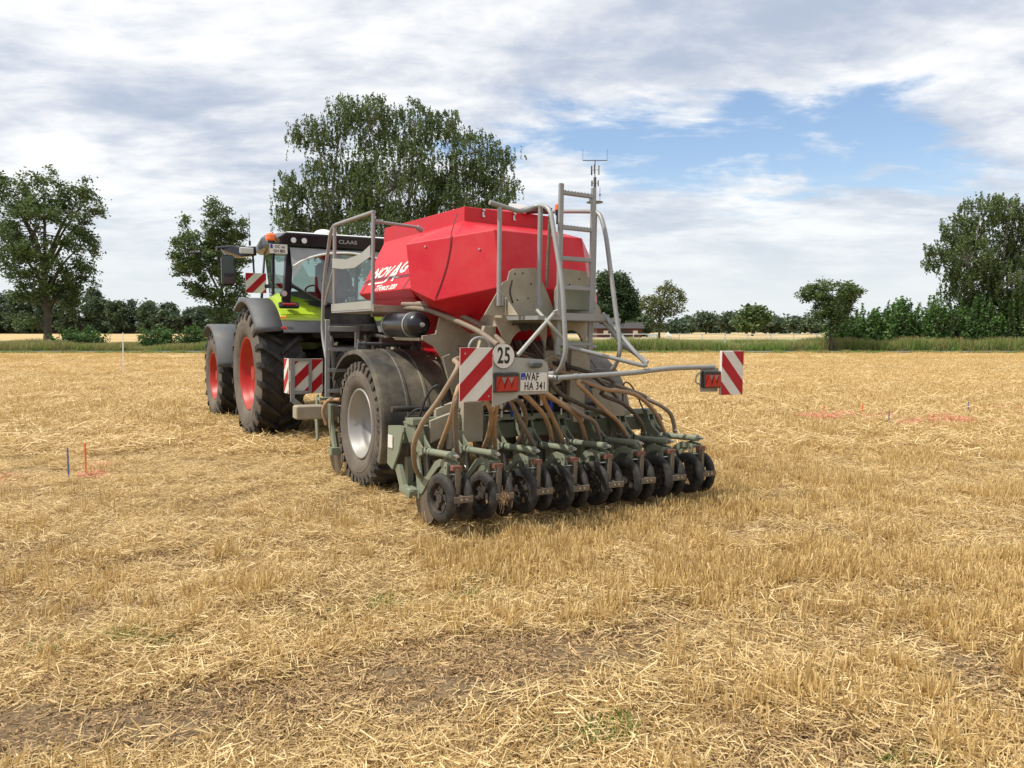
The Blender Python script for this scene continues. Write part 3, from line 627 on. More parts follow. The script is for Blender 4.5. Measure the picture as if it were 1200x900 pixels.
# valves, levers and lines around the ladder
cl2 = MB()
for i in range(7): cl2.box((-1.05 + .09 * i, 2.95, 1.50 + .05 * math.sin(i * 2)), (.05, .08, .10))
cl2.plate_s([(-.62, 1.80), (-.50, 1.80), (-.47, 1.60), (-.43, 1.35), (-.62, 1.35), (-.60, 1.62), (-.66, 1.72)], 2.85, .05); cl2.cyl((-.9, 2.7, 1.52), (-.3, 2.7, 1.52), .05, 10)
cl2.build('valve_block', M['worn'], D)
for k, pts in enumerate([[(-1.02, 2.95, 1.60), (-.98, 2.93, 1.45), (-.86, 2.9, 1.42), (-.80, 2.9, 1.55)], [(-1.0, 2.9, 1.62), (-.93, 2.88, 1.50), (-.80, 2.88, 1.48)], [(-1.3, 3.1, .95), (-1.25, 3.05, 1.12), (-1.15, 3.0, 1.15), (-1.05, 3.0, 1.0)], [(-1.40, 3.2, .9), (-1.36, 3.15, 1.08), (-1.28, 3.12, 1.1), (-1.2, 3.1, .95)],
                         [(-1.22, .95, .85), (-1.15, .90, 1.08), (-1.07, .85, 1.16), (-1.03, .85, 1.02), (-1.03, .85, .85)], [(-1.30, 1.1, .80), (-1.22, 1.05, .92), (-1.12, 1.0, .93), (-1.02, 1.0, .82)], [(-.66, 1.6, 1.70), (-.5, 1.5, 1.66), (-.42, 1.3, 1.55)], [(-.9, .9, .85), (-.80, .9, 1.05), (-.62, .9, 1.02), (-.55, .9, .85)], [(.95, .75, .9), (1.0, .8, 1.15), (1.12, .8, 1.1), (1.2, .7, .85)]]):
    b = MB(); b.tube(pts, .008 if k != 4 else .011, 6); b.build('hydraulic_line', M['cable'], D)
# front drawbar boards
wf = empty('warning_board', (-1.385, 3.88, 1.09), parent=D); tag(wf, 'square striped warning board in a grey frame beside the tractor wheel')
b = MB(); b.rbox((0, .0, 0), (.41, .008, .42), .002); b.rbox((-.205, .10, 0), (.008, .20, .42), .002); b.build('panel', M['sign_white'], wf)
b = MB(); stripes(b, (-.2, -.0055, .208), .40, .416, True); stripes(b, (-.2105, .195, .208), .19, .416, True, X=(0, -1, 0)); b.build('stripe', M['sign_red'], wf)
b = MB()
for (x0, x1, z0, z1) in ((-.19, -.14, -.30, .21), (.03, .065, -.20, .21), (-.14, .03, -.215, -.175), (-.14, .03, .18, .212)): b.box(((x0 + x1) / 2, -.02, (z0 + z1) / 2), (x1 - x0, .02, z1 - z0))
b.prism([(-.19, -.30), (-.14, -.26), (.10, -.46), (.10, -.54)], (0, -.02, 0), (1, 0, 0), (0, 0, 1), .02); b.build('frame', M['galv'], wf)
b = MB(); b.rbox((-1.43, 3.30, .715), (.50, .16, .155), .015); b.rbox((-.2, 3.30, .715), (2.3, .12, .12), .01); b.rbox((1.43, 3.30, .715), (.50, .16, .155), .015); b.build('front_beam', M['beige'], D)

# --- rear beam of the coulter bar
b = MB(); b.box((0, .98, .72), (2.74, .12, .14)); b.box((0, .80, .86), (2.70, .06, .05))
for k in range(8): b.box((-1.3125 + .375 * k, .80, .855), (.12, .16, .05))
b.build('coulter_beam', M['olive'], D)
for g in (-1, 1):
    b = MB(); b.plate_t([(1.04, .80), (.76, .83), (.72, .78), (.80, .60), (.94, .42), (1.06, .46)], 1.46 * g, .016); b.plate_t([(.98, .46), (.90, .40), (.80, .26), (.62, .22), (.60, .28), (.74, .32), (.84, .48)], 1.43 * g, .035); b.rbox((1.40 * g, .72, .27), (.10, .22, .06), .01); b.build('end_bracket', M['olive'], D)
    b = MB(); b.rbox((1.475 * g, .97, .665), (.008, .10, .115), .003); b.build('reflector', M['sign_white'], D)
b = MB(); b.cyl((-1.35, 1.25, .92), (1.3, 1.25, .92), .028, 10); b.box((0, 1.25, .80), (2.4, .10, .10)); b.box((0, 1.55, .98), (1.1, .30, .25)); b.box((.3, 1.0, .95), (.25, .2, .2)); b.box((-.5, 1.1, 1.0), (.3, .25, .22)); b.build('rear_crossbar', M['dark'], D)
for k in range(9):
    b = MB(); x = -.62 + k * .11; b.rbox((x, .72, .98 + .015 * (k % 3)), (.035, .05, .10), .004); b.cyl((x, .69, .93), (x, .69, .87), .012, 8); b.build('hydraulic_coupling', M['chrome'] if k % 2 else M['blue'] if k % 4 == 2 else M['dark'], D)

# --- coulter units: eight, each with arm, spindle, link, disc, scraper and two press wheels
def wheel_mesh():
    b = MB(); b.rev([(-.028, .122), (-.033, .142), (-.031, .168), (-.020, .190), (-.007, .197), (.007, .197), (.020, .190), (.031, .168), (.033, .142), (.028, .122)], (0, 0, 0), 32)
    b.mi = 1; b.rev([(-.032, .120), (-.020, .112), (.020, .112), (.032, .120)], (0, 0, 0), 28); b.rev([(-.022, .04), (-.028, .0)], (0, 0, 0), 12); b.rev([(.022, .04), (.028, .0)], (0, 0, 0), 12); b.rev([(-.02, .045), (.02, .045)], (0, 0, 0), 12)
    for i in range(5):
        a = i * 2 * math.pi / 5; c, s_ = math.cos(a), math.sin(a)
        b.prism([(.03, -.020), (.115, -.034), (.115, .034), (.03, .020)], (0, 0, 0), (0, c, s_), (0, -s_, c), .012)
    return b.mesh('press_wheel', [M['tyre_dark'], M['wheel_iron']])
PW = wheel_mesh()
def unit_parts(parent):
    u = MB()
    u.plate_t([(.96, .83), (.74, .84), (.72, .78), (.66, .71), (.57, .655), (.56, .60), (.60, .585), (.72, .55), (.80, .62), (.90, .74)], -.035, .016)
    u.plate_t([(.96, .83), (.74, .84), (.72, .78), (.66, .71), (.57, .655), (.56, .60), (.60, .585), (.72, .55), (.80, .62), (.90, .74)], .035, .016)
    u.box((0, .85, .838), (.10, .20, .012)); u.box((0, .70, .72), (.07, .02, .10))
    u.plate_t([(.72, .64), (.64, .62), (.55, .36), (.56, .26), (.64, .25), (.66, .36)], -.04, .018)
    u.plate_t([(.72, .64), (.64, .62), (.55, .36), (.56, .26), (.64, .25), (.66, .36)], .04, .018)
    u.cyl((-.06, .665, .60), (.06, .665, .60), .016, 8); u.box((0, .80, .245), (.09, .26, .05)); u.box((0, .93, .38), (.05, .08, .28)); u.box((.0, .62, .26), (.12, .08, .08))
    arm = u.mesh('coulter_unit', M['olive'])
    a = bpy.data.objects.new('coulter_unit', arm); COL.objects.link(a); a.parent = parent
    b = MB(); b.cyl((0, .62, .622), (0, .14, .65), .029, 14); b.cyl((0, .14, .65), (0, .05, .656), .032, 14); b.cyl((0, .50, .629), (0, .46, .631), .034, 14)
    b.mi = 1; b.cyl((0, .05, .656), (0, .0, .66), .016, 6); b.cyl((0, .0, .66), (0, -.025, .661), .009, 6); b.mi = 0
    b.cyl((-.06, .66, .605), (-.075, .66, .605), .02, 8); b.build('depth_spindle', [M['olive'], M['chrome']], a)
    b = MB()
    for x in (-.05, .05):
        b.plate_t([(.60, .31), (.57, .265), (.53, .275), (.34, .455), (.22, .545), (.16, .56), (.115, .55), (.115, .32), (.07, .32), (.06, .60), (.20, .612), (.28, .582), (.40, .475)], x, .014)
    b.box((0, .10, .58), (.10, .06, .02)); b.mi = 1
    for z in (.57, .50): b.cyl((-.065, .09, z), (.065, .09, z), .012, 6)
    b.cyl((-.11, .09, .32), (.11, .09, .32), .014, 8); b.build('press_arm', [M['olive'], M['chrome']], a)
    b = MB(); b.rbox((.0, .01, .565), (.085, .05, .042), .004); b.build('stop_block', M['rust'], a)
    b = MB(); b.box((-.005, -.02, .45), (.030, .018, .22)); b.box((.022, .0, .46), (.02, .018, .2)); b.rbox((.01, -.105, .335), (.165, .012, .052), .003)
    b.box((0, -.06, .345), (.03, .09, .03)); b.mi = 1
    for x in (-.015, .03): b.cyl((x, -.112, .338), (x, -.119, .338), .009, 6)
    b.build('scraper', [M['worn'], M['chrome']], a)
    for x, tilt in ((-.088, 6), (.092, -6)):
        w = bpy.data.objects.new('press_wheel', PW); COL.objects.link(w); w.parent = a; w.location = (x, .09, .32); w.rotation_euler = (R_(random.uniform(0, 72)), 0, R_(tilt))
    b = MB(); b.rev([(-.004, .20), (-.012, .12), (-.02, .0)], (-.03, .50, .22), 28); b.rev([(.004, .20), (.012, .12), (.02, .0)], (.03, .50, .22), 28); b.build('coulter_disc', M['worn'], a)
    b = MB(); b.tube([(-.012, .52, .66), (-.012, .50, .50), (-.012, .46, .32)], .02, 8); b.build('seed_tube', M['dark'], a)
    return a
u0 = unit_parts(D); u0.location = (-1.3125, 0, 0)
for k in range(1, 8):
    c = copy_tree(u0, D); c.location = (-1.3125 + .375 * k, random.uniform(-.006, .006), random.uniform(-.008, .008))
    for ch in c.children:
        if ch.name.startswith('press_wheel'): ch.rotation_euler[0] = R_(random.uniform(0, 72))
# straw caught on the second scraper
b = MB()
for i in range(60):
    p = Vector((-.945 + random.gauss(0, .03), -.12 + random.gauss(0, .012), .33 + random.gauss(-.02, .035))); d = Vector((random.gauss(0, .4), random.gauss(0, .3), random.gauss(0, 1))).normalized() * random.uniform(.02, .05); q = Vector((.0015, 0, 0))
    b.add([p - d - q, p - d + q, p + d + q, p + d - q], [(0, 1, 2, 3)])
o = b.build('caught_straw', M['hose_tan'], D)
# front cutting units under the hopper front
def cut_unit(parent):
    u = MB(); u.plate_t([(3.30, .82), (3.12, .80), (3.10, .62), (3.02, .45), (2.94, .30), (3.02, .28), (3.12, .42), (3.22, .62), (3.34, .70)], 0, .03)
    u.plate_t([(3.40, .90), (3.46, .88), (3.50, .60), (3.44, .35), (3.38, .40), (3.40, .6)], -.07, .02); u.box((0, 2.98, .30), (.12, .10, .08)); u.box((-.02, 3.3, .86), (.16, .14, .03))
    a = u.build('cutting_unit', M['olive'], parent)
    b = MB(); b.rev([(-.004, .23), (-.012, .12), (-.02, 0)], (.05, 3.10, .27), 28); b.rev([(.004, .23), (.012, .12), (.02, 0)], (.05, 3.10, .27), 28); b.build('cutting_disc', M['worn'], a)
    b = MB(); b.tube([(.02, 2.9, .88), (-.06, 3.05, .86), (-.10, 3.12, .74), (-.06, 3.12, .58)], .02, 8); b.build('feed_hose', M['hose_tan'], a)
    return a
c0 = cut_unit(D); c0.location = (-1.31, 0, 0)
for k in range(1, 8): c = copy_tree(c0, D); c.location = (-1.31 + .375 * k, 0, 0)

# --- seed hoses
HOSES = [
  [(-1.34, -0.05, 1.36), (-1.45, 0.03, 1.12), (-1.54, 0.15, 0.92), (-1.55, 0.29, 0.72), (-1.47, 0.45, 0.53), (-1.36, 0.60, 0.41)],
  [(-1.27, 0.1, 1.15), (-1.23, 0.28, 0.93), (-1.2, 0.55, 0.64)],
  [(-1.27, 0.1, 1.12), (-1.23, 0.2, 0.88), (-1.13, 0.34, 0.61), (-0.98, 0.5, 0.44)],
  [(-1.05, 0.0, 1.08), (-0.94, 0.12, 0.96), (-0.86, 0.3, 0.78), (-0.79, 0.5, 0.64)],
  [(-0.94, 0.05, 1.09), (-0.86, 0.21, 0.86), (-0.71, 0.45, 0.61)],
  [(-0.87, 0.0, 1.12), (-0.72, 0.08, 1.08), (-0.58, 0.2, 1.0), (-0.47, 0.34, 0.85), (-0.45, 0.5, 0.64)],
  [(-0.78, 0.1, 1.09), (-0.64, 0.18, 0.92), (-0.46, 0.31, 0.75), (-0.3, 0.45, 0.61)],
  [(-0.74, 0.0, 1.16), (-0.46, 0.12, 0.98), (-0.25, 0.3, 0.82), (-0.07, 0.5, 0.63)],
  [(-0.53, 0.05, 1.16), (-0.3, 0.21, 0.95), (0.03, 0.45, 0.63)],
  [(-0.51, 0.0, 1.15), (-0.23, 0.12, 1.02), (0.07, 0.3, 0.88), (0.31, 0.5, 0.65)],
  [(-0.42, 0.1, 1.11), (-0.16, 0.16, 1.01), (0.07, 0.24, 0.91), (0.29, 0.34, 0.82), (0.44, 0.45, 0.63)],
  [(-0.02, 0.2, 1.2), (0.14, 0.25, 1.1), (0.37, 0.32, 0.95), (0.62, 0.41, 0.81), (0.83, 0.5, 0.63)],
  [(-0.27, 0.3, 1.26), (-0.13, 0.32, 1.11), (0.13, 0.36, 1.0), (0.43, 0.4, 0.9), (0.63, 0.45, 0.79), (0.73, 0.5, 0.64)],
  [(0.28, 0.3, 1.16), (0.52, 0.33, 1.12), (0.82, 0.38, 1.06), (1.11, 0.44, 0.88), (1.32, 0.5, 0.62)],
  [(0.4, 0.4, 1.09), (0.69, 0.42, 0.98), (0.93, 0.46, 0.81), (1.05, 0.5, 0.63)],
  [(1.02, 0.7, 1.08), (1.17, 0.6, 0.99), (1.28, 0.54, 0.93), (1.4, 0.52, 0.83), (1.45, 0.5, 0.63)],
]
hm = ['hose_mid', 'hose_tan', 'hose_grey', 'hose_tan', 'hose_tan', 'hose_grey', 'hose_grey', 'hose_tan', 'hose_tan', 'hose_tan', 'hose_grey', 'hose_tan', 'hose_dark', 'hose_tan', 'hose_dark', 'hose_grey']
for pts, m in zip(HOSES, hm):
    top = pts[0]; src = (-.25 + top[0] * .12, .95, 1.45)
    if m == 'hose_dark' or top[1] < .25: mid = (top[0] + .10 + (.12 if top[0] < -1.2 else 0), .40, max(1.22, top[2] + .05)); full = [src, mid] + pts
    else: full = [src] + pts
    b = MB(); b.tube(full, .021, 10, sub=5); b.build('seed_hose', M[m], D)
    e, e2 = Vector(pts[-1]), Vector(pts[-2]); dd = (e2 - e).normalized(); q = e + dd * .06
    b = MB(); b.cyl(q - dd * .008, q + dd * .008, .0235, 10); b.build('hose_clamp', M['chrome'], D)
for pts in ([(-.98, 1.9, 1.91), (-.84, 1.62, 1.90), (-.70, 1.34, 1.83), (-.57, 1.06, 1.72), (-.50, .78, 1.58), (-.55, .5, 1.47)], [(-.96, 1.9, 1.88), (-.87, 1.55, 1.85), (-.77, 1.2, 1.76), (-.68, .85, 1.65), (-.67, .5, 1.53)],
            [(-.75, 1.7, 1.60), (-.62, 1.45, 1.50), (-.50, 1.2, 1.42), (-.42, .9, 1.35)]):
    b = MB(); b.tube(pts, .026, 10, sub=5); b.build('feed_hose', M['hose_grey'], D)
b = MB(); b.tube([(-.90, 1.75, 1.925), (-.78, 1.55, 1.93), (-.66, 1.38, 1.89)], .012, 6); b.build('pipe', M['galv_light'], D)
# dark rubber skirt and hose bundle between the frame legs
b = MB(); b.hull([(-.42, .98, 1.30), (.20, .98, 1.30), (-.55, .92, .92), (.40, .92, .92), (-.42, 1.3, 1.30), (.20, 1.3, 1.30), (-.55, 1.3, .92), (.40, 1.3, .92)]); b.build('distributor_housing', M['dark'], D)
for k in range(9):
    x = -.95 + k * .24; b = MB(); b.tube([(x * .35, .80, 1.36), (x * .6, .70, 1.20), (x * .9, .74, 1.0), (x, .86, .80)], .019, 8); b.build('seed_hose', M['hose_dark'], D)
# dark hoses running down inside the frame
for k in range(12):
    x = -.40 + k * .075; b = MB(); b.tube([(x * .6, 1.35, 1.62), (x * .8 - .03, 1.15, 1.45), (x + .05 * math.sin(k * 2), .92, 1.25), (x * 1.1 + .06, .86, .98)], .022, 8); b.build('seed_hose', M['hose_dark'] if k % 3 else M['hose_grey'], D)
b = MB(); b.cyl((0, 1.9, 1.45), (0, 1.9, 1.20), .16, 16, .10); b.cyl((-.35, 1.5, 1.35), (.35, 1.5, 1.35), .09, 14); b.rbox((0, 2.3, 1.35), (.5, .7, .3), .03); b.build('metering_unit', M['dark'], D)
b = MB(); b.rbox((-.45, 2.1, 1.48), (.12, .8, .22), .03); b.rbox((-.3, 1.2, 1.33), (.3, .2, .4), .02); b.build('fan_housing', M['red'], D)
# ================================================================== TRACTOR
TS = 8.2
tractor = empty('tractor', M2W(0, TS), (0, 0, HEAD))
tag(tractor, 'lime green and black tractor with red wheel rims hitched in front of the seed drill', 'tractor')
TP = tractor; TL = (0, -TS, 0)
def tb(mb, name, m, parent=None, **k): return mb.build(name, m, parent or TP, TL if parent is None else None, **k)
# chassis and transmission
b = MB(); b.rbox((0, 8.4, 1.05), (.6, 4.6, .55), .05); b.rbox((0, 6.97, 1.0), (1.5, .5, .5), .08); b.rbox((0, 6.45, 1.05), (.75, .5, .75), .05); b.rbox((0, 9.85, .85), (1.6, .25, .25), .04)
b.rbox((0, 6.2, 1.7), (1.0, .15, .12), .02)
tb(b, 'transmission', M['dark'])
for g in (-1, 1):
    b = MB(); b.bend([(.22 * g, 6.4, .85), (.42 * g, 5.6, .75)], .04, n=8); b.bend([(.35 * g, 6.3, 1.6), (.44 * g, 5.75, 1.55), (.43 * g, 5.6, .8)], .035, .08, 8); b.cyl((.43 * g, 6.25, 1.0), (.44 * g, 5.75, 1.5), .045, 10); tb(b, 'lift_arm', M['dark'])
b = MB(); b.box((0, 5.85, .62), (.22, 1.0, .08)); b.box((0, 6.1, .9), (.5, .1, .5)); tb(b, 'drawbar', M['dark'])
for k in range(6):
    b = MB(); x = -.25 + k * .09; b.tube([(x, 6.15, 1.25), (x, 5.8, 1.35), (x * .6, 5.4, 1.15), (x * .5, 4.9, 1.0)], .013, 6); tb(b, 'supply_line', M['cable'])
# wheels
def t_wheel(g, s, z, R, Wd, rr, tc, nl, dish):
    w = empty('wheel', (tc * g, s - TS, z), parent=TP)
    tyre(R, Wd, rr, nl, .062, 'ag', [M['tread'], M['tyre_side']], 'tyre', w, (0, 0, 0))
    r = MB(); h = Wd / 2; q = g
    prof = [(h * .80, rr + .012), (h * .86, rr + .014), (h * .87, rr), (h * .82, rr - .02), (h * .60, rr - .035), (h * .50, rr - .06), (h * dish, rr - .075), (h * dish - .03, rr * .62), (h * dish + .0, rr * .42), (h * dish + .02, 0)]
    r.rev([(x * q, a) for x, a in prof], (0, 0, 0), 48); r.rev([(-h * .80 * q, rr + .012), (-h * .6 * q, rr - .04), (h * dish * q, rr - .075)], (0, 0, 0), 40)
    for i in range(8):
        a = i * math.pi / 4; c, sn = math.cos(a), math.sin(a); x = (h * dish - .0) * q
        r.cyl((x, rr * .33 * c, rr * .33 * sn), (x + .035 * q, rr * .33 * c, rr * .33 * sn), .016, 6)
        r.box((x - .005 * q, rr * .75 * c, rr * .75 * sn), (.03, .05, .05))
    r.cyl((h * dish * q, 0, 0), ((h * dish + .10) * q, 0, 0), rr * .2, 16); r.build('rim', M['rim_red'], w)
for g in (-1, 1):
    t_wheel(g, 6.97, 1.0, 1.03, .70, .555, 1.08, 22, .35)
    t_wheel(g, 9.85, .82, .85, .56, .44, 1.13, 20, .35)
# rear mudguards: black outer strip, lime inner panel
def arc_strip(mb, t0, t1, c, r, a0, a1, th=.02, n=22, lip=0.0):
    vs = []
    for i in range(n + 1):
        a = R_(a0 + (a1 - a0) * i / n)
        for t, rr in ((t0, r - lip), (t0 + .012 * (1 if t1 > t0 else -1), r), (t1, r), (t1, r - th), (t0, r - th - lip)): vs.append((t, c[0] - math.cos(a) * rr, c[1] + math.sin(a) * rr))
    fs = []
    for i in range(n):
        for j in range(5): fs.append((i * 5 + j, i * 5 + (j + 1) % 5, (i + 1) * 5 + (j + 1) % 5, (i + 1) * 5 + j))
    fs += [(0, 1, 2, 3, 4), tuple(n * 5 + j for j in (4, 3, 2, 1, 0))]
    return mb.add(vs, fs, True)
for g in (-1, 1):
    fe = empty('rear_mudguard', (0, -TS, 0), parent=TP)
    b = MB(); arc_strip(b, 1.45 * g, 1.06 * g, (6.97, 1.0), 1.165, 35, 120, lip=.05); arc_strip(b, 1.06 * g, .40 * g, (6.97, 1.0), 1.168, 33, 44); b.build('black_guard', M['grey_plastic'], fe)
    b = MB(); arc_strip(b, 1.06 * g, .40 * g, (6.97, 1.0), 1.172, 44, 118)
    # crown that rises from the guard towards the cab
    prof = []
    for i in range(9):
        a = R_(50 + i * 8); prof.append((6.97 - math.cos(a) * 1.175, 1.0 + math.sin(a) * 1.175))
    vs = []
    for (y, z) in prof:
        k = min(1, max(0, (z - 1.85) / .3))
        for t, dz in ((1.04, .0), (.97, .025 * k), (.90, .07 * k), (.84, .09 * k), (.40, -.02 * k)): vs.append((t * g, y - .0, z + dz))
    fs = [(i * 5 + j, i * 5 + j + 1, (i + 1) * 5 + j + 1, (i + 1) * 5 + j) for i in range(8) for j in range(4)]
    b.add(vs, fs, True); b.build('lime_panel', M['lime'], fe)
    b = MB(); b.rbox((.93 * g, 6.19, 2.035), (.30, .05, .105), .035, rot=(-35, 0, 0)); b.build('lamp_surround', M['black'], fe)
    b = MB(); b.rbox((.93 * g, 6.165, 2.05), (.20, .03, .035), .012, rot=(-35, 0, 0)); b.build('tail_lamp', M['lens_red'], fe)
    b = MB(); b.rbox((1.05 * g, 6.055, 1.855), (.09, .02, .03), .006, rot=(-40, 0, 0)); b.build('indicator', M['lens_orange'], fe)
    b = MB(); b.rbox((1.06 * g, 5.985, 1.70), (.07, .015, .05), .01, rot=(-55, 0, 0)); b.build('reflector', M['lens_red'], fe)
    b = MB(); b.cyl((.985 * g, 6.30, 2.20), (.985 * g, 6.23, 2.21), .048, 16); b.box((.985 * g, 6.28, 2.13), (.05, .05, .08)); b.mi = 1; b.cyl((.985 * g, 6.23, 2.21), (.985 * g, 6.222, 2.21), .042, 16); b.build('work_light', [M['black'], M['lamp_glass']], fe)
    # front mudguard
    b = MB(); arc_strip(b, 1.46 * g, .86 * g, (9.85, .82), .96, 12, 128, lip=.03); b.box((1.0 * g, 9.85, 1.75), (.08, .08, .12)); b.box((.8 * g, 9.85, 1.3), (.08, .08, .9)); tb(b, 'front_mudguard', M['grey_plastic'])
# cab
cab = empty('cab', (0, -TS, 0), parent=TP)
ZB, ZT = 2.05, 2.93
b = MB()
b.hull([(-.50, 6.35, 1.55), (.50, 6.35, 1.55), (-.88, 6.55, 2.12), (.88, 6.55, 2.12), (-.88, 8.2, 2.05), (.88, 8.2, 2.05), (-.7, 8.25, 1.45), (.7, 8.25, 1.45), (-.36, 6.38, 2.02), (.36, 6.38, 2.02)])
b.build('cab_base', M['dark'], cab)
def pillar(p, q, w, d, m='black'):
    b = MB(); p, q = Vector(p), Vector(q); a = p.lerp(q, .5)
    vs = [p + Vector((x * w / 2, y * d / 2, 0)) for x, y in ((-1, -1), (1, -1), (1, 1), (-1, 1))] + [q + Vector((x * w / 2, y * d / 2, 0)) for x, y in ((-1, -1), (1, -1), (1, 1), (-1, 1))]
    b.add(vs, [(3, 2, 1, 0), (4, 5, 6, 7), (0, 1, 5, 4), (1, 2, 6, 5), (2, 3, 7, 6), (3, 0, 4, 7)], False); return b.build('pillar', M[m], cab, bevel=.01)
for g in (-1, 1):
    pillar((.90 * g, 6.45, 2.06), (.84 * g, 6.42, 2.96), .11, .10); pillar((.90 * g, 7.25, 2.06), (.88 * g, 7.25, 2.96), .04, .07); pillar((.84 * g, 8.30, 2.0), (.80 * g, 8.05, 2.98), .06, .08)
def pane(pts, name='window'):
    b = MB(); b.add(pts, [tuple(range(len(pts)))], False); return b.build(name, M['glass'], cab)
pane([(-.82, 6.38, 2.32), (-.80, 6.36, 2.90), (.80, 6.36, 2.90), (.82, 6.38, 2.32), (.36, 6.34, 2.08), (-.36, 6.34, 2.08)], 'rear_window')
for g in (-1, 1):
    pane([(.90 * g, 6.5, 2.10), (.90 * g, 7.22, 2.10), (.88 * g, 7.22, 2.94), (.86 * g, 6.48, 2.94)], 'quarter_window'); pane([(.90 * g, 7.28, 1.75), (.86 * g, 8.26, 1.75), (.82 * g, 8.05, 2.95), (.88 * g, 7.28, 2.94)], 'door_window')
pane([(-.80, 8.30, 2.0), (.80, 8.30, 2.0), (.78, 8.06, 2.95), (-.78, 8.06, 2.95)], 'windscreen')
b = MB(); b.bend([(-.84, 6.35, 2.34), (-.36, 6.31, 2.06), (.36, 6.31, 2.06), (.84, 6.35, 2.34)], .028, .2, 8); b.build('window_frame', M['black'], cab)
# silver arched hood over the rear window
ah = MB(); vs = []; n = 16
for i in range(n + 1):
    u = -1 + 2 * i / n; t = .86 * u; zt = 2.90; zb = 2.66 + .19 * (1 - u * u) - .06 * abs(u) ** 6
    vs += [(t, 6.33, zt), (t, 6.24, zb + .02), (t, 6.235, zb), (t, 6.32, zb - .002)]
ah.add(vs, [(i * 4 + j, i * 4 + j + 1, (i + 1) * 4 + j + 1, (i + 1) * 4 + j) for i in range(n) for j in range(3)], True); ah.build('window_hood', M['galv'], cab)
ah = MB(); ah.tube([(.86 * u, 6.232, 2.66 + .19 * (1 - u * u) - .06 * abs(u) ** 6) for u in [-.98 + i * .98 / 8 for i in range(17)]], .016, 6, smooth=False); ah.build('hood_trim', M['white'], cab)
# roof
b = MB(); b.hull([(x * g, y, z) for g in (-1, 1) for x, y, z in ((.98, 6.32, 2.93), (1.02, 6.30, 3.05), (.92, 6.28, 3.12), (1.04, 7.2, 2.96), (1.06, 7.3, 3.12), (.95, 7.4, 3.20), (.88, 8.45, 3.0), (.86, 8.55, 3.10), (.78, 8.45, 3.20), (.9, 6.4, 2.91), (.85, 8.3, 2.95))]); b.build('roof', M['black'], cab, bevel=.02)
b = MB(); b.hull([(x * g, y, z) for g in (-1, 1) for x, y, z in ((.90, 6.29, 3.115), (.93, 7.4, 3.195), (.78, 8.4, 3.20), (.85, 6.35, 3.14), (.85, 7.4, 3.225), (.7, 8.3, 3.225))]); b.build('roof_cap', M['white'], cab)
text('lettering', 'CLAAS', .080, M['galv'], cab, (.02, 6.283, 3.02), sx=1.25, bold=.002)
for x in (-.82, -.66, .66, .82):
    b = MB(); b.cyl((x, 6.31, 3.005), (x, 6.27, 3.005), .048, 16); b.mi = 1; b.cyl((x, 6.27, 3.005), (x, 6.264, 3.005), .040, 16); b.build('roof_light', [M['black'], M['lamp_glass']], cab)
b = MB(); b.rev([(-.04, .0), (-.04, .12), (.0, .14), (.0, 0)], (0, 0, 0), 8)
b = MB()
for i in range(5):
    a0, a1 = i * math.pi / 10, (i + 1) * math.pi / 10
    b.cyl((-.10, 7.1, 3.20 + .10 * math.sin(a0)), (-.10, 7.1, 3.20 + .10 * math.sin(a1)), .17 * math.cos(a0), 16, max(.002, .17 * math.cos(a1)), caps=False)
b.build('gps_dome', M['white'], cab)
bc = MB(); bc.cyl((-1.12, 6.40, 2.95), (-1.12, 6.40, 2.99), .05, 14); bc.mi = 1
for z0, z1, r0, r1 in ((2.99, 3.01, .072, .078), (3.01, 3.07, .078, .074), (3.07, 3.10, .074, .05), (3.10, 3.11, .05, .005)): bc.cyl((-1.12, 6.40, z0), (-1.12, 6.40, z1), r0, 16, r1)
bc.mi = 0; bc.box((-1.05, 6.40, 2.95), (.16, .05, .04)); bc.build('beacon', [M['black'], M['lens_orange']], cab)
b = MB(); b.cyl((.55, 5.9 + .5, 3.0), (.55, 6.4, 3.05), .02); b = MB(); b.cyl((-1.05, 8.1, 3.10), (-1.05, 8.1, 3.62), .004, 6); b.cyl((-1.05, 8.1, 3.08), (-1.05, 8.1, 3.16), .018, 8); b.build('aerial', M['black'], cab)
np_ = empty('number_plate', (-1.06, 6.30, 2.86), parent=cab)
b = MB(); b.rbox((-1.05, 6.24, 2.86), (.255, .008, .135), .002); b.mi = 1; b.add([(-1.172, 6.2355, 2.925), (-1.135, 6.2355, 2.925), (-1.135, 6.2355, 2.865), (-1.172, 6.2355, 2.865)], [(0, 1, 2, 3)])
npl = b.build('number_plate', [M['sign_white'], M['blue']], cab); bpy.data.objects.remove(np_)
text('lettering', 'OC ●●'.replace('●', 'o'), .062, M['ink'], cab, (-1.03, 6.2345, 2.892), sx=.85, bold=.001)
text('lettering', 'GH 882', .062, M['ink'], cab, (-1.04, 6.2345, 2.828), sx=.85, bold=.001)
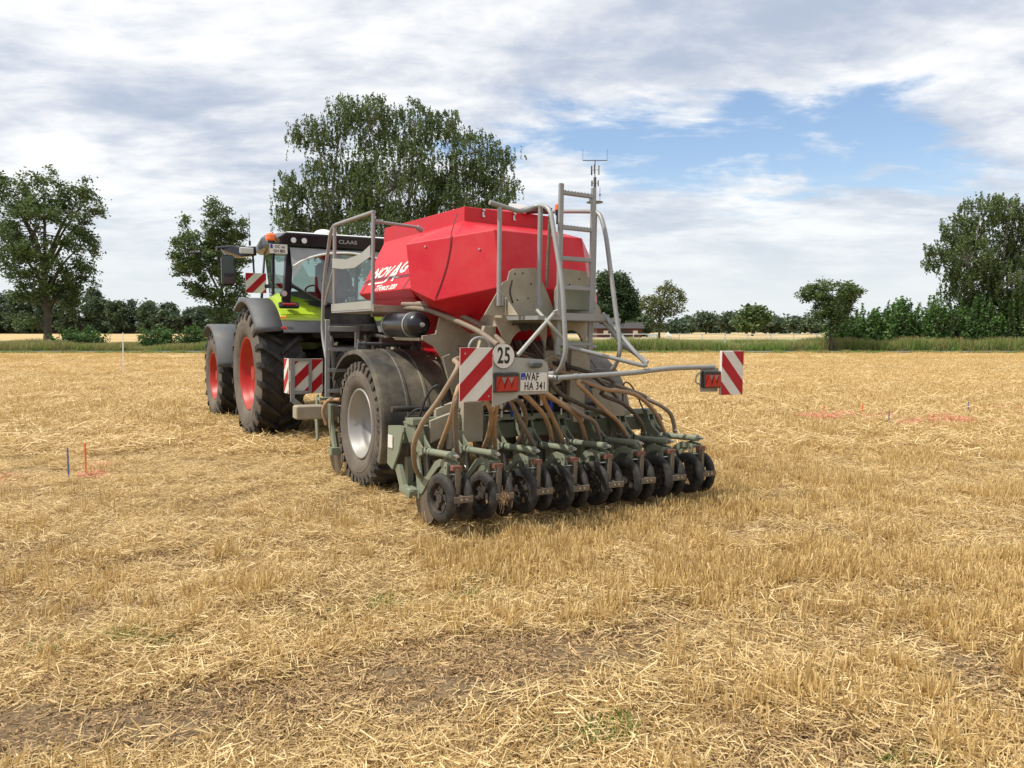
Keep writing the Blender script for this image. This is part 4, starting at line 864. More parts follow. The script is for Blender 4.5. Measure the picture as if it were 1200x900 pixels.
# exhaust side pod, mirror arms, mirrors
b = MB(); b.bend([(-.98, 8.0, 2.98), (-1.35, 7.95, 3.02), (-1.62, 7.9, 2.98)], .035, .1, 8); b.hull([(-1.0, 7.85, 2.90), (-1.0, 8.1, 2.90), (-1.6, 7.9, 2.99), (-1.6, 8.0, 2.99), (-1.25, 7.8, 2.86), (-1.25, 8.1, 2.86), (-1.0, 7.9, 3.05), (-1.4, 7.95, 3.03)]); b.build('mirror_arm', M['black'], cab)
b = MB(); b.rbox((-1.18, 7.75, 2.96), (.22, .03, .10), .01); b.build('arm_panel', M['white'], cab)
mr = empty('mirror', (0, 0, 0), parent=TP); mr.location = (0, -TS, 0)
b = MB(); b.rbox((-1.50, 7.62, 2.62), (.21, .10, .48), .04); b.build('mirror_housing', M['black'], mr)
b = MB(); b.rbox((-1.50, 7.562, 2.70), (.17, .008, .27), .004); b.rbox((-1.50, 7.562, 2.46), (.17, .008, .12), .004); b.build('mirror_glass', M['mirror'], mr)
b = MB(); b.cyl((-1.05, 7.9, 2.95), (-1.06, 7.75, 2.30), .016, 8); b.cyl((-1.50, 7.7, 2.84), (-1.55, 7.9, 2.98), .016, 8); b.build('mirror_tube', M['black'], mr)
b = MB(); b.rbox((1.50, 7.62, 2.62), (.21, .10, .48), .04); b.cyl((1.50, 7.7, 2.84), (1.0, 7.95, 3.0), .016, 8); b.build('mirror_housing', M['black'], mr)
wt = empty('warning_board', (-1.10, 7.50 - TS, 2.425), parent=TP); tag(wt, 'small striped warning board beside the cab mirror')
b = MB(); b.rbox((0, 0, 0), (.325, .008, .32), .002); b.build('panel', M['sign_white'], wt)
b = MB(); stripes(b, (-.161, -.0055, .158), .322, .316, True); b.build('stripe', M['sign_red'], wt)
b = MB(); b.hull([(.12, .02, -.02), (.12, .02, -.08), (.45, -.5, .0), (.45, -.5, -.10), (.12, .06, -.02), (.45, -.42, -.05)]); b.build('board_arm', M['black'], wt)
b = MB(); b.tube([(-.35, 6.30, 2.42), (-.30, 6.29, 2.6), (-.26, 6.28, 2.84)], .008, 6); b.build('wiper', M['black'], cab)
# bonnet and front
b = MB(); b.hull([(x * g, y, z) for g in (-1, 1) for x, y, z in ((.42, 8.3, 1.3), (.42, 8.3, 1.85), (.34, 8.3, 2.05), (.40, 11.0, 1.15), (.38, 11.1, 1.55), (.28, 10.9, 1.78), (.40, 10.9, 1.0), (.2, 9.5, 2.0))]); tb(b, 'bonnet', M['lime'], bevel=.03)
b = MB(); b.rbox((0, 11.15, .85), (.7, .5, .5), .05); tb(b, 'front_weight', M['dark'])
b = MB(); b.rbox((-.72, 7.9, 1.2), (.45, .9, .6), .06); b.rbox((.72, 7.9, 1.2), (.45, .9, .6), .06); tb(b, 'fuel_tank', M['grey_plastic'])
for i in range(3):
    b = MB(); b.rbox((-1.0, 7.95, .62 + .32 * i), (.25, .35, .04), .01); tb(b, 'cab_step', M['grey_plastic'])
# interior
b = MB(); b.rbox((-.02, 7.05, 2.42), (.50, .13, .66), .06, rot=(8, 0, 0)); b.rbox((-.02, 7.02, 2.80), (.30, .10, .18), .04); b.rbox((-.02, 7.30, 2.10), (.52, .50, .14), .05); b.rbox((.34, 7.2, 2.28), (.10, .45, .12), .03); b.rbox((-.02, 7.2, 1.9), (.4, .4, .3), .03); b.build('driver_seat', M['black'], cab, bevel=.01)
b = MB(); b.tube([(-.02 + .19 * math.cos(a), 7.82 + .10 * math.sin(a), 2.32 + .12 * math.sin(a)) for a in [i * math.pi / 8 for i in range(17)]], .015, 6, smooth=False); b.cyl((-.02, 7.82, 2.32), (-.02, 8.1, 2.0), .03, 8); b.build('steering_wheel', M['black'], cab)
b = MB(); b.rbox((.50, 7.75, 2.35), (.24, .05, .20), .02); b.cyl((.5, 7.75, 2.25), (.5, 7.6, 2.0), .02, 8); b.rbox((-.02, 8.15, 2.15), (.7, .12, .25), .04); b.rbox((-.55, 6.8, 2.18), (.4, .3, .18), .04); b.build('console', M['grey_plastic'], cab)

# ================================================================== DRIVER (seen through the rear window)
def skin_body(name, verts, edges, radii, m, parent, root=0, sub=2):
    me = bpy.data.meshes.new(name); me.from_pydata(verts, edges, []); o = bpy.data.objects.new(name, me); COL.objects.link(o); o.parent = parent
    sk = o.modifiers.new('skin', 'SKIN'); ss = o.modifiers.new('sub', 'SUBSURF'); ss.levels = ss.render_levels = sub
    for i, r in enumerate(radii):
        r = (r, r) if not isinstance(r, tuple) else r; me.skin_vertices[0].data[i].radius = r
    me.skin_vertices[0].data[root].use_root = True; me.materials.append(m); return o
per = empty('person', M2W(.18, 7.28, 2.17), (0, 0, HEAD))
tag(per, 'person in dark clothing sitting in the tractor cab with the hands towards the wheel', 'person')
V = [(0, 0, .06), (0, -.02, .20), (0, -.03, .36), (0, -.01, .47), (0, .0, .54), (0, .012, .58),
     (-.17, -.01, .45), (-.23, .06, .25), (-.21, .28, .22), (-.19, .42, .24), (.17, -.01, .45), (.23, .06, .25), (.21, .28, .22), (.19, .42, .24),
     (-.10, .05, .04), (-.13, .42, .06), (-.13, .46, -.30), (-.13, .56, -.36), (.10, .05, .04), (.13, .42, .06), (.13, .46, -.30), (.13, .56, -.36)]
Ed = [(0, 1), (1, 2), (2, 3), (3, 4), (4, 5), (3, 6), (6, 7), (7, 8), (8, 9), (3, 10), (10, 11), (11, 12), (12, 13), (0, 14), (14, 15), (15, 16), (16, 17), (0, 18), (18, 19), (19, 20), (20, 21)]
Rd = [(.14, .11), (.13, .10), (.155, .11), (.12, .085), .055, .05, .065, .052, .042, .032, .065, .052, .042, .032, .085, .07, .05, .04, .085, .07, .05, .04]
skin_body('clothed_body', V, Ed, Rd, M['cloth'], per)
# head with face
hb = bmesh.new(); bmesh.ops.create_uvsphere(hb, u_segments=28, v_segments=20, radius=1)
for v in hb.verts:
    x, y, z = v.co; f = 1 - .28 * max(0, -z) ** 1.5
    x *= .074 * f; yy = y * (.098 if y < 0 else .092) * (1 - .10 * max(0, -z)); zz = z * .118
    if y > .6 and abs(v.co.x) < .22 and -.35 < v.co.z < .15: yy += .022 * (1 - abs(v.co.x) / .22) * (1 - abs(v.co.z + .12) / .3)      # nose
    if y > .6 and .05 < v.co.z < .25 and .2 < abs(v.co.x) < .5: yy -= .008                                                            # eye sockets
    v.co = (x, yy, zz)
for f in hb.faces: f.smooth = True
hm_ = bpy.data.meshes.new('head'); hb.to_mesh(hm_); hb.free(); hm_.materials.append(M['skin']); ho = bpy.data.objects.new('head', hm_); COL.objects.link(ho); ho.parent = per; ho.location = (0, .02, .70); ho.rotation_euler = (0, 0, R_(-35))
for g in (-1, 1):
    e = MB(); e.tube([(g * .073, -.015, .03), (g * .086, -.025, .02), (g * .086, -.022, -.01), (g * .074, -.01, -.03)], [.010, .012, .011, .007], 8); e.build('ear', M['skin'], ho)
    e = MB(); e.cyl((g * .028, .080, .022), (g * .028, .089, .022), .009, 10); e.build('eye', M['ink'], ho)
e = MB(); e.tube([(-.022, .086, -.048), (0, .092, -.05), (.022, .086, -.048)], .004, 6); e.build('mouth', M['rust'], ho)
hb = bmesh.new(); bmesh.ops.create_uvsphere(hb, u_segments=24, v_segments=16, radius=1)
bmesh.ops.delete(hb, geom=[v for v in hb.verts if v.co.z < -.35 or (v.co.y > .45 and v.co.z < .45)], context='VERTS')
for v in hb.verts: v.co = (v.co.x * .080, v.co.y * .104 - .004, v.co.z * .124 + .004)
for f in hb.faces: f.smooth = True
hm_ = bpy.data.meshes.new('hair'); hb.to_mesh(hm_); hb.free(); hm_.materials.append(M['hair']); hr = bpy.data.objects.new('hair', hm_); COL.objects.link(hr); hr.parent = ho
nk = MB(); nk.cyl((0, .0, .54), (0, .02, .64), .052, 14, .048); nk.build('neck', M['skin'], per)
# hands: palm with four fingers and a thumb, curled on the wheel
for g in (-1, 1):
    P0 = Vector((.19 * g, .42, .24)); hv = [P0, P0 + Vector((0, .045, .01)), P0 + Vector((0, .085, .012))]; he = [(0, 1), (1, 2)]; hr_ = [.026, (.036, .016), (.036, .015)]
    for i, (dx, L1) in enumerate(((-.028, .030), (-.010, .036), (.010, .034), (.028, .026))):
        a = len(hv); base = hv[2] + Vector((dx, .004, 0)); hv += [base, base + Vector((dx * .1, L1, -.006)), base + Vector((dx * .1, L1 + .014, -.028)), base + Vector((dx * .1, L1 + .004, -.046))]; he += [(2, a), (a, a + 1), (a + 1, a + 2), (a + 2, a + 3)]; hr_ += [.009, .009, .0085, .0075]
    a = len(hv); base = hv[1] + Vector((-.03 * g, .0, -.004)); hv += [base, base + Vector((-.02 * g, .028, -.016)), base + Vector((-.016 * g, .050, -.030))]; he += [(1, a), (a, a + 1), (a + 1, a + 2)]; hr_ += [.012, .010, .008]
    skin_body('hand', [tuple(v) for v in hv], he, hr_, M['skin'], per, 0, 1)
# ================================================================== LAND
def vnoise(x, y, seed=0):
    x = np.asarray(x, float); y = np.asarray(y, float); xi = np.floor(x); yi = np.floor(y); fx = x - xi; fy = y - yi
    def h(a, b):
        v = np.sin(a * 127.1 + b * 311.7 + seed * 74.7) * 43758.5453; return v - np.floor(v)
    fx = fx * fx * (3 - 2 * fx); fy = fy * fy * (3 - 2 * fy)
    return (h(xi, yi) * (1 - fx) + h(xi + 1, yi) * fx) * (1 - fy) + (h(xi, yi + 1) * (1 - fx) + h(xi + 1, yi + 1) * fx) * fy
def fbm(x, y, seed=0, o=4):
    r = 0; a = .5
    for i in range(o): r = r + a * vnoise(x * 2 ** i, y * 2 ** i, seed + i); a *= .5
    return r / (1 - .5 ** o)
def gh(x, y):
    near = np.clip(1 - np.hypot(x, y) / 40, 0, 1)
    return ((fbm(x * 1.1, y * 1.1, 3) - .5) * .075 + (fbm(x * 3.4, y * 4.6, 9, 3) - .5) * .115) * near
def bare(x, y):
    """1 where the soil shows: the wheel-worn strip in the foreground"""
    def blob(cx, cy, rx, ry, a):
        c, s_ = math.cos(a), math.sin(a); u = (x - cx) * c + (y - cy) * s_; v = -(x - cx) * s_ + (y - cy) * c
        return np.clip(1.35 - np.hypot(u / rx, v / ry), 0, 1)
    m = np.maximum.reduce([blob(-1.5, 3.25, .95, .28, .38), blob(.05, 3.92, .85, .26, .2), blob(1.25, 2.95, .42, .24, .3), blob(2.15, 3.55, .30, .22, .9), blob(-.3, 3.45, .7, .2, .35), blob(-2.6, 2.7, .8, .4, .5), blob(2.5, 3.9, .30, .10, .6), blob(2.05, 3.3, .22, .09, .4), blob(1.65, 3.15, .25, .10, .5), blob(2.9, 3.6, .3, .1, .8), blob(-1.2, 4.7, .35, .06, .1), blob(-2.4, 4.4, .4, .07, .1), blob(-3.2, 5.2, .5, .08, .15), blob(-.4, 5.0, .3, .05, .1)])
    return np.clip((m * 2.4 - .15) * (0.25 + 1.5 * fbm(x * 2.6, y * 4.5, 21)), 0, 1)
def in_machine(x, y):
    """inside the wheels' contact patches"""
    dx, dy = x - O_M.x, y - O_M.y; t = dx * math.cos(HEAD) + dy * math.sin(HEAD); s_ = -dx * math.sin(HEAD) + dy * math.cos(HEAD); return t, s_
def axis(lo, hi, fine_lo, fine_hi, st):
    a = list(np.arange(fine_lo, fine_hi, st)); s_ = st; p = fine_lo; L = []
    while p > lo: s_ *= 1.22; p -= s_; L.append(max(p, lo))
    s_ = st; p = a[-1]; Rr = []
    while p < hi: s_ *= 1.22; p += s_; Rr.append(min(p, hi))
    return np.array(L[::-1] + a + Rr)
gx = axis(-3000, 3000, -9, 10, .075); gy = axis(-400, 3500, 1.2, 16, .075)
X, Y = np.meshgrid(gx, gy); Z = gh(X, Y)
nx, ny = len(gx), len(gy)
me = bpy.data.meshes.new('field'); me.vertices.add(nx * ny); me.vertices.foreach_set('co', np.stack([X, Y, Z], -1).reshape(-1).astype('f'))
idx = np.arange(nx * ny).reshape(ny, nx); q = np.stack([idx[:-1, :-1], idx[:-1, 1:], idx[1:, 1:], idx[1:, :-1]], -1).reshape(-1, 4)
me.loops.add(q.size); me.loops.foreach_set('vertex_index', q.reshape(-1)); me.polygons.add(len(q)); me.polygons.foreach_set('loop_start', np.arange(0, q.size, 4)); me.update(calc_edges=True)
me.polygons.foreach_set('use_smooth', np.ones(len(q), bool))
att = me.attributes.new('bare', 'FLOAT', 'POINT'); att.data.foreach_set('value', bare(X, Y).reshape(-1).astype('f'))
def field_mat():
    m, nt, p, o = new_mat('stubble_field'); N = nt.nodes.new; L = nt.links.new
    geo = N('ShaderNodeNewGeometry')
    def noise(scale, det=8, rough=.65, sc=(1, 1, 1), rot=0):
        mp = N('ShaderNodeMapping'); mp.inputs['Scale'].default_value = sc; mp.inputs['Rotation'].default_value = (0, 0, R_(rot)); L(geo.outputs['Position'], mp.inputs[0])
        n = N('ShaderNodeTexNoise'); n.inputs['Scale'].default_value = scale; n.inputs['Detail'].default_value = det; n.inputs['Roughness'].default_value = rough; L(mp.outputs[0], n.inputs['Vector']); return n.outputs['Fac']
    def ramp(x, st):
        r = N('ShaderNodeValToRGB'); r.color_ramp.elements[0].position = st[0][0]; r.color_ramp.elements[0].color = st[0][1] + (1,); r.color_ramp.elements[1].position = st[-1][0]; r.color_ramp.elements[1].color = st[-1][1] + (1,)
        for pos, c in st[1:-1]: e = r.color_ramp.elements.new(pos); e.color = c + (1,)
        L(x, r.inputs[0]); return r.outputs[0]
    def mix(a, b, f, mode='MIX'):
        n = N('ShaderNodeMix'); n.data_type = 'RGBA'; n.blend_type = mode
        if isinstance(f, float): n.inputs[0].default_value = f
        else: L(f, n.inputs[0])
        L(a, n.inputs[6]) if not isinstance(a, tuple) else setattr(n.inputs[6], 'default_value', a + (1,))
        L(b, n.inputs[7]) if not isinstance(b, tuple) else setattr(n.inputs[7], 'default_value', b + (1,))
        return n.outputs[2]
    straw = ramp(noise(38, 9, .75), [(.30, (.11, .075, .04)), (.47, (.26, .175, .085)), (.60, (.48, .34, .16)), (.75, (.68, .51, .26))])
    soil = ramp(noise(14, 10, .75), [(.3, (.15, .10, .055)), (.55, (.29, .205, .12)), (.75, (.43, .32, .20))])
    att = N('ShaderNodeAttribute'); att.attribute_name = 'bare'
    near = mix(straw, soil, att.outputs['Fac'])
    # drilling and combine rows, seen as bands across the far field
    rows = noise(.22, 7, .62, (.10, 2.0, 1), -4); patch = noise(.05, 5, .6, (1, 2, 1))
    far = ramp(rows, [(.36, (.32, .215, .09)), (.5, (.50, .36, .165)), (.62, (.66, .50, .25))])
    far2 = mix(far, (.68, .52, .28), noise(2.2, 8, .75, (1, .8, 1))); far = mix(far, far2, .35)
    far = mix(far, (.36, .245, .11), ramp(patch, [(.45, (0, 0, 0)), (.62, (.55, .55, .55))]))
    sp = N('ShaderNodeSeparateXYZ'); L(geo.outputs['Position'], sp.inputs[0])
    mr = N('ShaderNodeMapRange'); mr.interpolation_type = 'SMOOTHSTEP'; L(sp.outputs[1], mr.inputs[0]); mr.inputs[1].default_value = 9; mr.inputs[2].default_value = 26
    c = mix(near, far, mr.outputs[0])
    # beyond the road a band of meadow on the east side, ripe stubble on the west
    e1 = N('ShaderNodeMapRange'); L(sp.outputs[1], e1.inputs[0]); e1.inputs[1].default_value = 59; e1.inputs[2].default_value = 61
    e2 = N('ShaderNodeMapRange'); L(sp.outputs[0], e2.inputs[0]); e2.inputs[1].default_value = 4; e2.inputs[2].default_value = 6
    e3 = N('ShaderNodeMapRange'); L(sp.outputs[1], e3.inputs[0]); e3.inputs[1].default_value = 130; e3.inputs[2].default_value = 132; e3.inputs[3].default_value = 1; e3.inputs[4].default_value = 0
    mm = N('ShaderNodeMath'); mm.operation = 'MULTIPLY'; L(e1.outputs[0], mm.inputs[0]); L(e2.outputs[0], mm.inputs[1]); m2 = N('ShaderNodeMath'); m2.operation = 'MULTIPLY'; L(mm.outputs[0], m2.inputs[0]); L(e3.outputs[0], m2.inputs[1])
    c = mix(c, ramp(noise(.6, 6, .7), [(.3, (.07, .11, .03)), (.7, (.20, .22, .075))]), m2.outputs[0])
    L(c, p.inputs['Base Color']); p.inputs['Roughness'].default_value = 0.9; p.inputs['Specular IOR Level'].default_value = 0.15
    b = N('ShaderNodeBump'); b.inputs['Strength'].default_value = 0.9; b.inputs['Distance'].default_value = 0.03; L(noise(26, 9, .8), b.inputs['Height']); L(b.outputs[0], p.inputs['Normal'])
    return m
me.materials.append(field_mat()); field = bpy.data.objects.new('stubble_field', me); COL.objects.link(field); field['kind'] = 'structure'
# road along the far edge of the field
b = MB(); b.box((0, 57.0, .035), (1600, 3.0, .05)); ro = b.build('road', M['asphalt']); ro['kind'] = 'structure'

# ---------------- scattering of straw, stubble and grass (instances on points)
def blades_mesh(name, n, radius, length, width, lying, mats, seed, lean=.25, zmax=.04, segs=1, tuft=0):
    r = np.random.default_rng(seed); V = []; F = []; A = []
    cx = r.uniform(-1, 1, (n * 3, 2)); cx = cx[np.hypot(cx[:, 0], cx[:, 1]) < 1][:n] * radius; n = len(cx)
    if tuft:
        tc = r.normal(0, radius * .45, (tuft, 2)); cx = tc[r.integers(0, tuft, n)] + r.normal(0, .018, (n, 2))
    for i in range(n):
        L = r.uniform(*length); w = r.uniform(*width); p = np.array([cx[i, 0], cx[i, 1], 0.0])
        if lying:
            a = r.uniform(0, 2 * math.pi); t = r.normal(0, .22); d = np.array([math.cos(a) * math.cos(t), math.sin(a) * math.cos(t), math.sin(t)]); p[2] = r.uniform(.0, zmax) + abs(math.sin(t)) * L * .35
            s0 = p - d * L / 2
        else:
            a = r.uniform(0, 2 * math.pi); t = abs(r.normal(0, lean)); d = np.array([math.cos(a) * math.sin(t), math.sin(a) * math.sin(t), math.cos(t)]); s0 = p
        sd_ = np.cross(d, [0, 0, 1.0] if lying else r.normal(0, 1, 3)); sd_ /= np.linalg.norm(sd_) + 1e-9
        if lying: k = r.uniform(-.9, .9); sd_ = sd_ * math.cos(k) + np.cross(d, sd_) * math.sin(k)
        bnd = np.array([r.normal(0, .12 * L), r.normal(0, .12 * L), (-.10 if segs > 1 and not lying else r.normal(0, .04)) * L]) if segs > 1 else np.zeros(3)
        v0 = len(V); var = r.uniform(0, 1) ** 1.1
        for k in range(segs + 1):
            u = k / segs; c = s0 + d * L * u + bnd * u * u; ww = w * (1 - .75 * u if segs > 1 and not lying else 1)
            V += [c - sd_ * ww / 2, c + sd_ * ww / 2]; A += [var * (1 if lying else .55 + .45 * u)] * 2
        for k in range(segs): F.append((v0 + 2 * k, v0 + 2 * k + 1, v0 + 2 * k + 3, v0 + 2 * k + 2))
    me = bpy.data.meshes.new(name); me.from_pydata([tuple(v) for v in V], [], F); at = me.attributes.new('var', 'FLOAT', 'POINT'); at.data.foreach_set('value', np.array(A, 'f'))
    me.materials.append(mats); me.update(); return me
def template_coll(name, meshes):
    c = bpy.data.collections.new(name)
    for i, me in enumerate(meshes): o = bpy.data.objects.new('%s_%02d' % (name, i), me); c.objects.link(o)
    return c
def scatter(name, pts, rotz, scl, idx, coll, tilt=None):
    n = len(pts); me = bpy.data.meshes.new(name); me.vertices.add(n); me.vertices.foreach_set('co', np.asarray(pts, 'f').reshape(-1))
    rot = np.zeros((n, 3), 'f'); rot[:, 2] = rotz
    if tilt is not None: rot[:, :2] = tilt
    a = me.attributes.new('rot', 'FLOAT_VECTOR', 'POINT'); a.data.foreach_set('vector', rot.reshape(-1))
    sc = np.asarray(scl, 'f'); sc = np.repeat(sc[:, None], 3, 1) if sc.ndim == 1 else sc
    a = me.attributes.new('scl', 'FLOAT_VECTOR', 'POINT'); a.data.foreach_set('vector', sc.reshape(-1))
    a = me.attributes.new('idx', 'INT', 'POINT'); a.data.foreach_set('value', np.asarray(idx, 'i'))
    o = bpy.data.objects.new(name, me); COL.objects.link(o); o['kind'] = 'stuff'
    g = bpy.data.node_groups.new(name, 'GeometryNodeTree'); g.interface.new_socket('Geometry', in_out='INPUT', socket_type='NodeSocketGeometry'); g.interface.new_socket('Geometry', in_out='OUTPUT', socket_type='NodeSocketGeometry')
    N = g.nodes.new; L = g.links.new; gi = N('NodeGroupInput'); go = N('NodeGroupOutput'); ip = N('GeometryNodeInstanceOnPoints'); ci = N('GeometryNodeCollectionInfo'); ci.inputs['Collection'].default_value = coll
    ci.inputs['Separate Children'].default_value = True; ci.inputs['Reset Children'].default_value = True
    def na(nm, ty): x = N('GeometryNodeInputNamedAttribute'); x.data_type = ty; x.inputs['Name'].default_value = nm; return x.outputs['Attribute']
    er = N('FunctionNodeEulerToRotation'); L(na('rot', 'FLOAT_VECTOR'), er.inputs[0])
    L(gi.outputs[0], ip.inputs['Points']); L(ci.outputs[0], ip.inputs['Instance']); ip.inputs['Pick Instance'].default_value = True
    L(na('idx', 'INT'), ip.inputs['Instance Index']); L(er.outputs[0], ip.inputs['Rotation']); L(na('scl', 'FLOAT_VECTOR'), ip.inputs['Scale']); L(ip.outputs[0], go.inputs[0])
    md = o.modifiers.new('scatter', 'NODES'); md.node_group = g; return o
def ring_points(n, y0, y1, k=.78, power=1.0, margin=2.0):
    """points in the wedge of ground in view and a margin to the sides of it"""
    u = rng.uniform(0, 1, n); y = (y0 ** (2 - power) + u * (y1 ** (2 - power) - y0 ** (2 - power))) ** (1 / (2 - power)) if power != 2 else y0 * (y1 / y0) ** u
    x = rng.uniform(-1, 1, n) * (y * k + margin); return x, y
lit = template_coll('straw_patch', [blades_mesh('straw_patch', 210, .30, (.015, .115), (.0026, .0052), True, M['straw'], 40 + i, zmax=.03) for i in range(5)] + [blades_mesh('straw_heap', 230, .20, (.02, .13), (.0028, .0052), True, M['straw'], 60 + i, zmax=.055) for i in range(2)])
chf = template_coll('chaff_patch', [blades_mesh('chaff_patch', 420, .5, (.010, .05), (.002, .006), True, M['chaff'], 90 + i, zmax=.012) for i in range(3)])
stb = template_coll('stubble_tuft', [blades_mesh('stubble_tuft', 34, .12, (.05, .15), (.0035, .0055), False, M['stubble'], 140 + i, lean=.34, tuft=4) for i in range(6)])
stf = template_coll('stubble_clump', [blades_mesh('stubble_clump', 60, .45, (.08, .19), (.007, .012), False, M['stubble'], 170 + i, lean=.25) for i in range(4)])
# lying straw, near
x, y = ring_points(6400, 1.9, 11, power=1.25); keep = rng.uniform(0, 1, len(x)) > np.clip(bare(x, y) * 1.3 + np.clip((fbm(x * 1.9, y * 3.0, 61) - .50) * 5, 0, .90), 0, .97); x, y = x[keep], y[keep]
scatter('straw_litter', np.stack([x, y, gh(x, y) + .002], -1), rng.uniform(0, 6.28, len(x)), rng.uniform(.75, 1.1, len(x)), np.where(rng.uniform(0, 1, len(x)) < .18, 5 + rng.integers(0, 2, len(x)), rng.integers(0, 5, len(x))), lit, rng.normal(0, .09, (len(x), 2)))
x, y = ring_points(5800, 10.5, 42, power=1.35); scatter('straw_litter', np.stack([x, y, gh(x, y) + .002], -1), rng.uniform(0, 6.28, len(x)), rng.uniform(1.6, 2.6, len(x)), rng.integers(0, 7, len(x)), lit)
x, y = ring_points(1300, 1.9, 8, power=1.4); scatter('chaff', np.stack([x, y, gh(x, y) + .003], -1), rng.uniform(0, 6.28, len(x)), rng.uniform(.8, 1.3, len(x)), rng.integers(0, 3, len(x)), chf)
# standing stubble in drilled rows, trampled flat in places
def stand_density(x, y):
    d = fbm(x * .9 + 3, y * .9, 33, 4); d = np.clip((d - .40) * 4.0, 0, 1)
    right = np.clip((x - .15 * y + .1) / 1.2, 0, 1)                         # east of the tramline most of it still stands
    band = np.exp(-((y - 5.3 + .15 * x) / .75) ** 2) * np.clip(x + .9, 0, 1)
    mt, ms_ = in_machine(x, y); skirt = ((np.abs(mt) < 1.7) & (ms_ < -.03) & (ms_ > -.7)) * .55
    clump = np.clip((fbm(x * 2.3 + 9, y * 2.3, 35, 3) - .38) * 5, 0.06, 1)
    return np.clip(.16 * d + .85 * right * (.25 + .75 * d) + .8 * band, 0, 1) * clump * (1 - bare(x, y) * .97) + skirt
rx, ry = ring_points(56000, 2.1, 14, power=1.05)
ca, sa = math.cos(R_(31)), math.sin(R_(31)); t = rx * ca + ry * sa; s_ = -rx * sa + ry * ca
t = np.round(t / .15) * .15 + rng.normal(0, .012, len(t)); rx, ry = t * ca - s_ * sa, t * sa + s_ * ca
keep = rng.uniform(0, 1, len(rx)) < stand_density(rx, ry) * .95
mt, ms_ = in_machine(rx, ry); keep &= ~((np.abs(np.abs(mt) - .97) < .30) & (np.abs(ms_ - 2.38) < .35)) & ~((np.abs(np.abs(mt) - 1.08) < .34) & (np.abs(ms_ - 6.97) < .5)) & ~((np.abs(mt) < 1.5) & (ms_ > .0) & (ms_ < .45)) & (ry > 1.9)
rx, ry = rx[keep], ry[keep]
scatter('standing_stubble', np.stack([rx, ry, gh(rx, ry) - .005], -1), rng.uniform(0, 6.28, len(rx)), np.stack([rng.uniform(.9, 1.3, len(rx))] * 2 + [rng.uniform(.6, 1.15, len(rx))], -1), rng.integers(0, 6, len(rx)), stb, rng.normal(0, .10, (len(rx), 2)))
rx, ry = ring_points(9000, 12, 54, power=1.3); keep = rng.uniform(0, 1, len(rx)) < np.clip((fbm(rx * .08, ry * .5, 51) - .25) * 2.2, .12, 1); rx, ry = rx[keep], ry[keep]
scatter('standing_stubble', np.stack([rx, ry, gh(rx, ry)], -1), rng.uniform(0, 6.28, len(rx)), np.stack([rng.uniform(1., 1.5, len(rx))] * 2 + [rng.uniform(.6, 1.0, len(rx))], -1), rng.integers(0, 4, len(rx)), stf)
# a few green weeds
wd = template_coll('weed_tuft', [blades_mesh('weed_tuft', 46, .10, (.02, .07), (.004, .009), False, M['grass_green'], 230 + i, lean=.7, segs=2) for i in range(3)])
wp = []
for cx, cy, r in ((-.35, 4.62, .22), (-.75, 4.75, .12), (-1.95, 4.05, .20), (-2.15, 4.0, .14), (-2.4, 3.85, .10), (.35, 3.05, .10), (-.05, 5.1, .15), (-1.2, 4.45, .10), (1.55, 2.9, .08)):
    for k in range(int(r * 90)): wp.append((cx + random.gauss(0, r), cy + random.gauss(0, r * .5)))
wp = np.array(wp); scatter('green_weeds', np.stack([wp[:, 0], wp[:, 1], gh(wp[:, 0], wp[:, 1])], -1), rng.uniform(0, 6.28, len(wp)), rng.uniform(.7, 1.3, len(wp)), rng.integers(0, 3, len(wp)), wd)
# sprayed marks: straw coloured pink
pk = template_coll('pink_patch', [blades_mesh('pink_patch', 170, .30, (.03, .12), (.005, .010), True, M['pink'], 260 + i, zmax=.14) for i in range(3)])
pp_ = []
def spray(cx, cy, n, rx, ry):
    for k in range(n): pp_.append((cx + random.gauss(0, rx), cy + random.gauss(0, ry)))
spray(-4.75, 8.5, 2, .05, .05); spray(-5.5, 8.6, 1, .3, .12); spray(-5.2, 9.2, 1, .3, .1); spray(5.4, 19.2, 3, .12, .1); spray(6.3, 14.4, 16, .5, .25); spray(7.4, 13.4, 16, .55, .18); spray(5.6, 14.0, 6, .4, .2); spray(9.2, 15.6, 2, .08, .05); spray(9.75, 15.7, 2, .12, .05); spray(10.2, 15.2, 3, .2, .1)
pp_ = np.array(pp_); scatter('sprayed_marks', np.stack([pp_[:, 0], pp_[:, 1], gh(pp_[:, 0], pp_[:, 1]) + np.where(pp_[:, 0] > 0, .05, .0)], -1), rng.uniform(0, 6.28, len(pp_)), rng.uniform(.35, .7, len(pp_)), rng.integers(0, 3, len(pp_)), pk)
# stakes
def stake(x, y, h, m, name, label, group=None, r=.008, lean=.0):
    b = MB(); z = float(gh(x, y)); b.rbox((0, 0, h / 2), (r * 2, r * 1.2, h), r * .3); b.hull([(-r, -r * .6, 0), (r, -r * .6, 0), (r, r * .6, 0), (-r, r * .6, 0), (0, 0, -.10)]); b.cyl((0, 0, h), (0, 0, h + .012), r * .9, 6, r * .5)
    o = b.build(name, M[m], None, (x, y, z)); o.rotation_euler = (random.gauss(0, .02), lean, 0); tag(o, label, 'stake', group)
stake(-4.87, 8.40, .36, 'stake_blue', 'marker_stake', 'thin blue stake in the stubble left of the machines, nearest the camera')
stake(-4.80, 8.62, .38, 'stake_red', 'marker_stake', 'orange red stake with pink paint at its foot, left of the machines')
stake(5.90, 14.55, .24, 'stake_red', 'marker_stake', 'leftmost of the thin red stakes right of the drill')
stake(6.55, 14.4, .30, 'stake_red', 'marker_stake', 'taller thin red stake, second from the left on the right field', lean=.05)
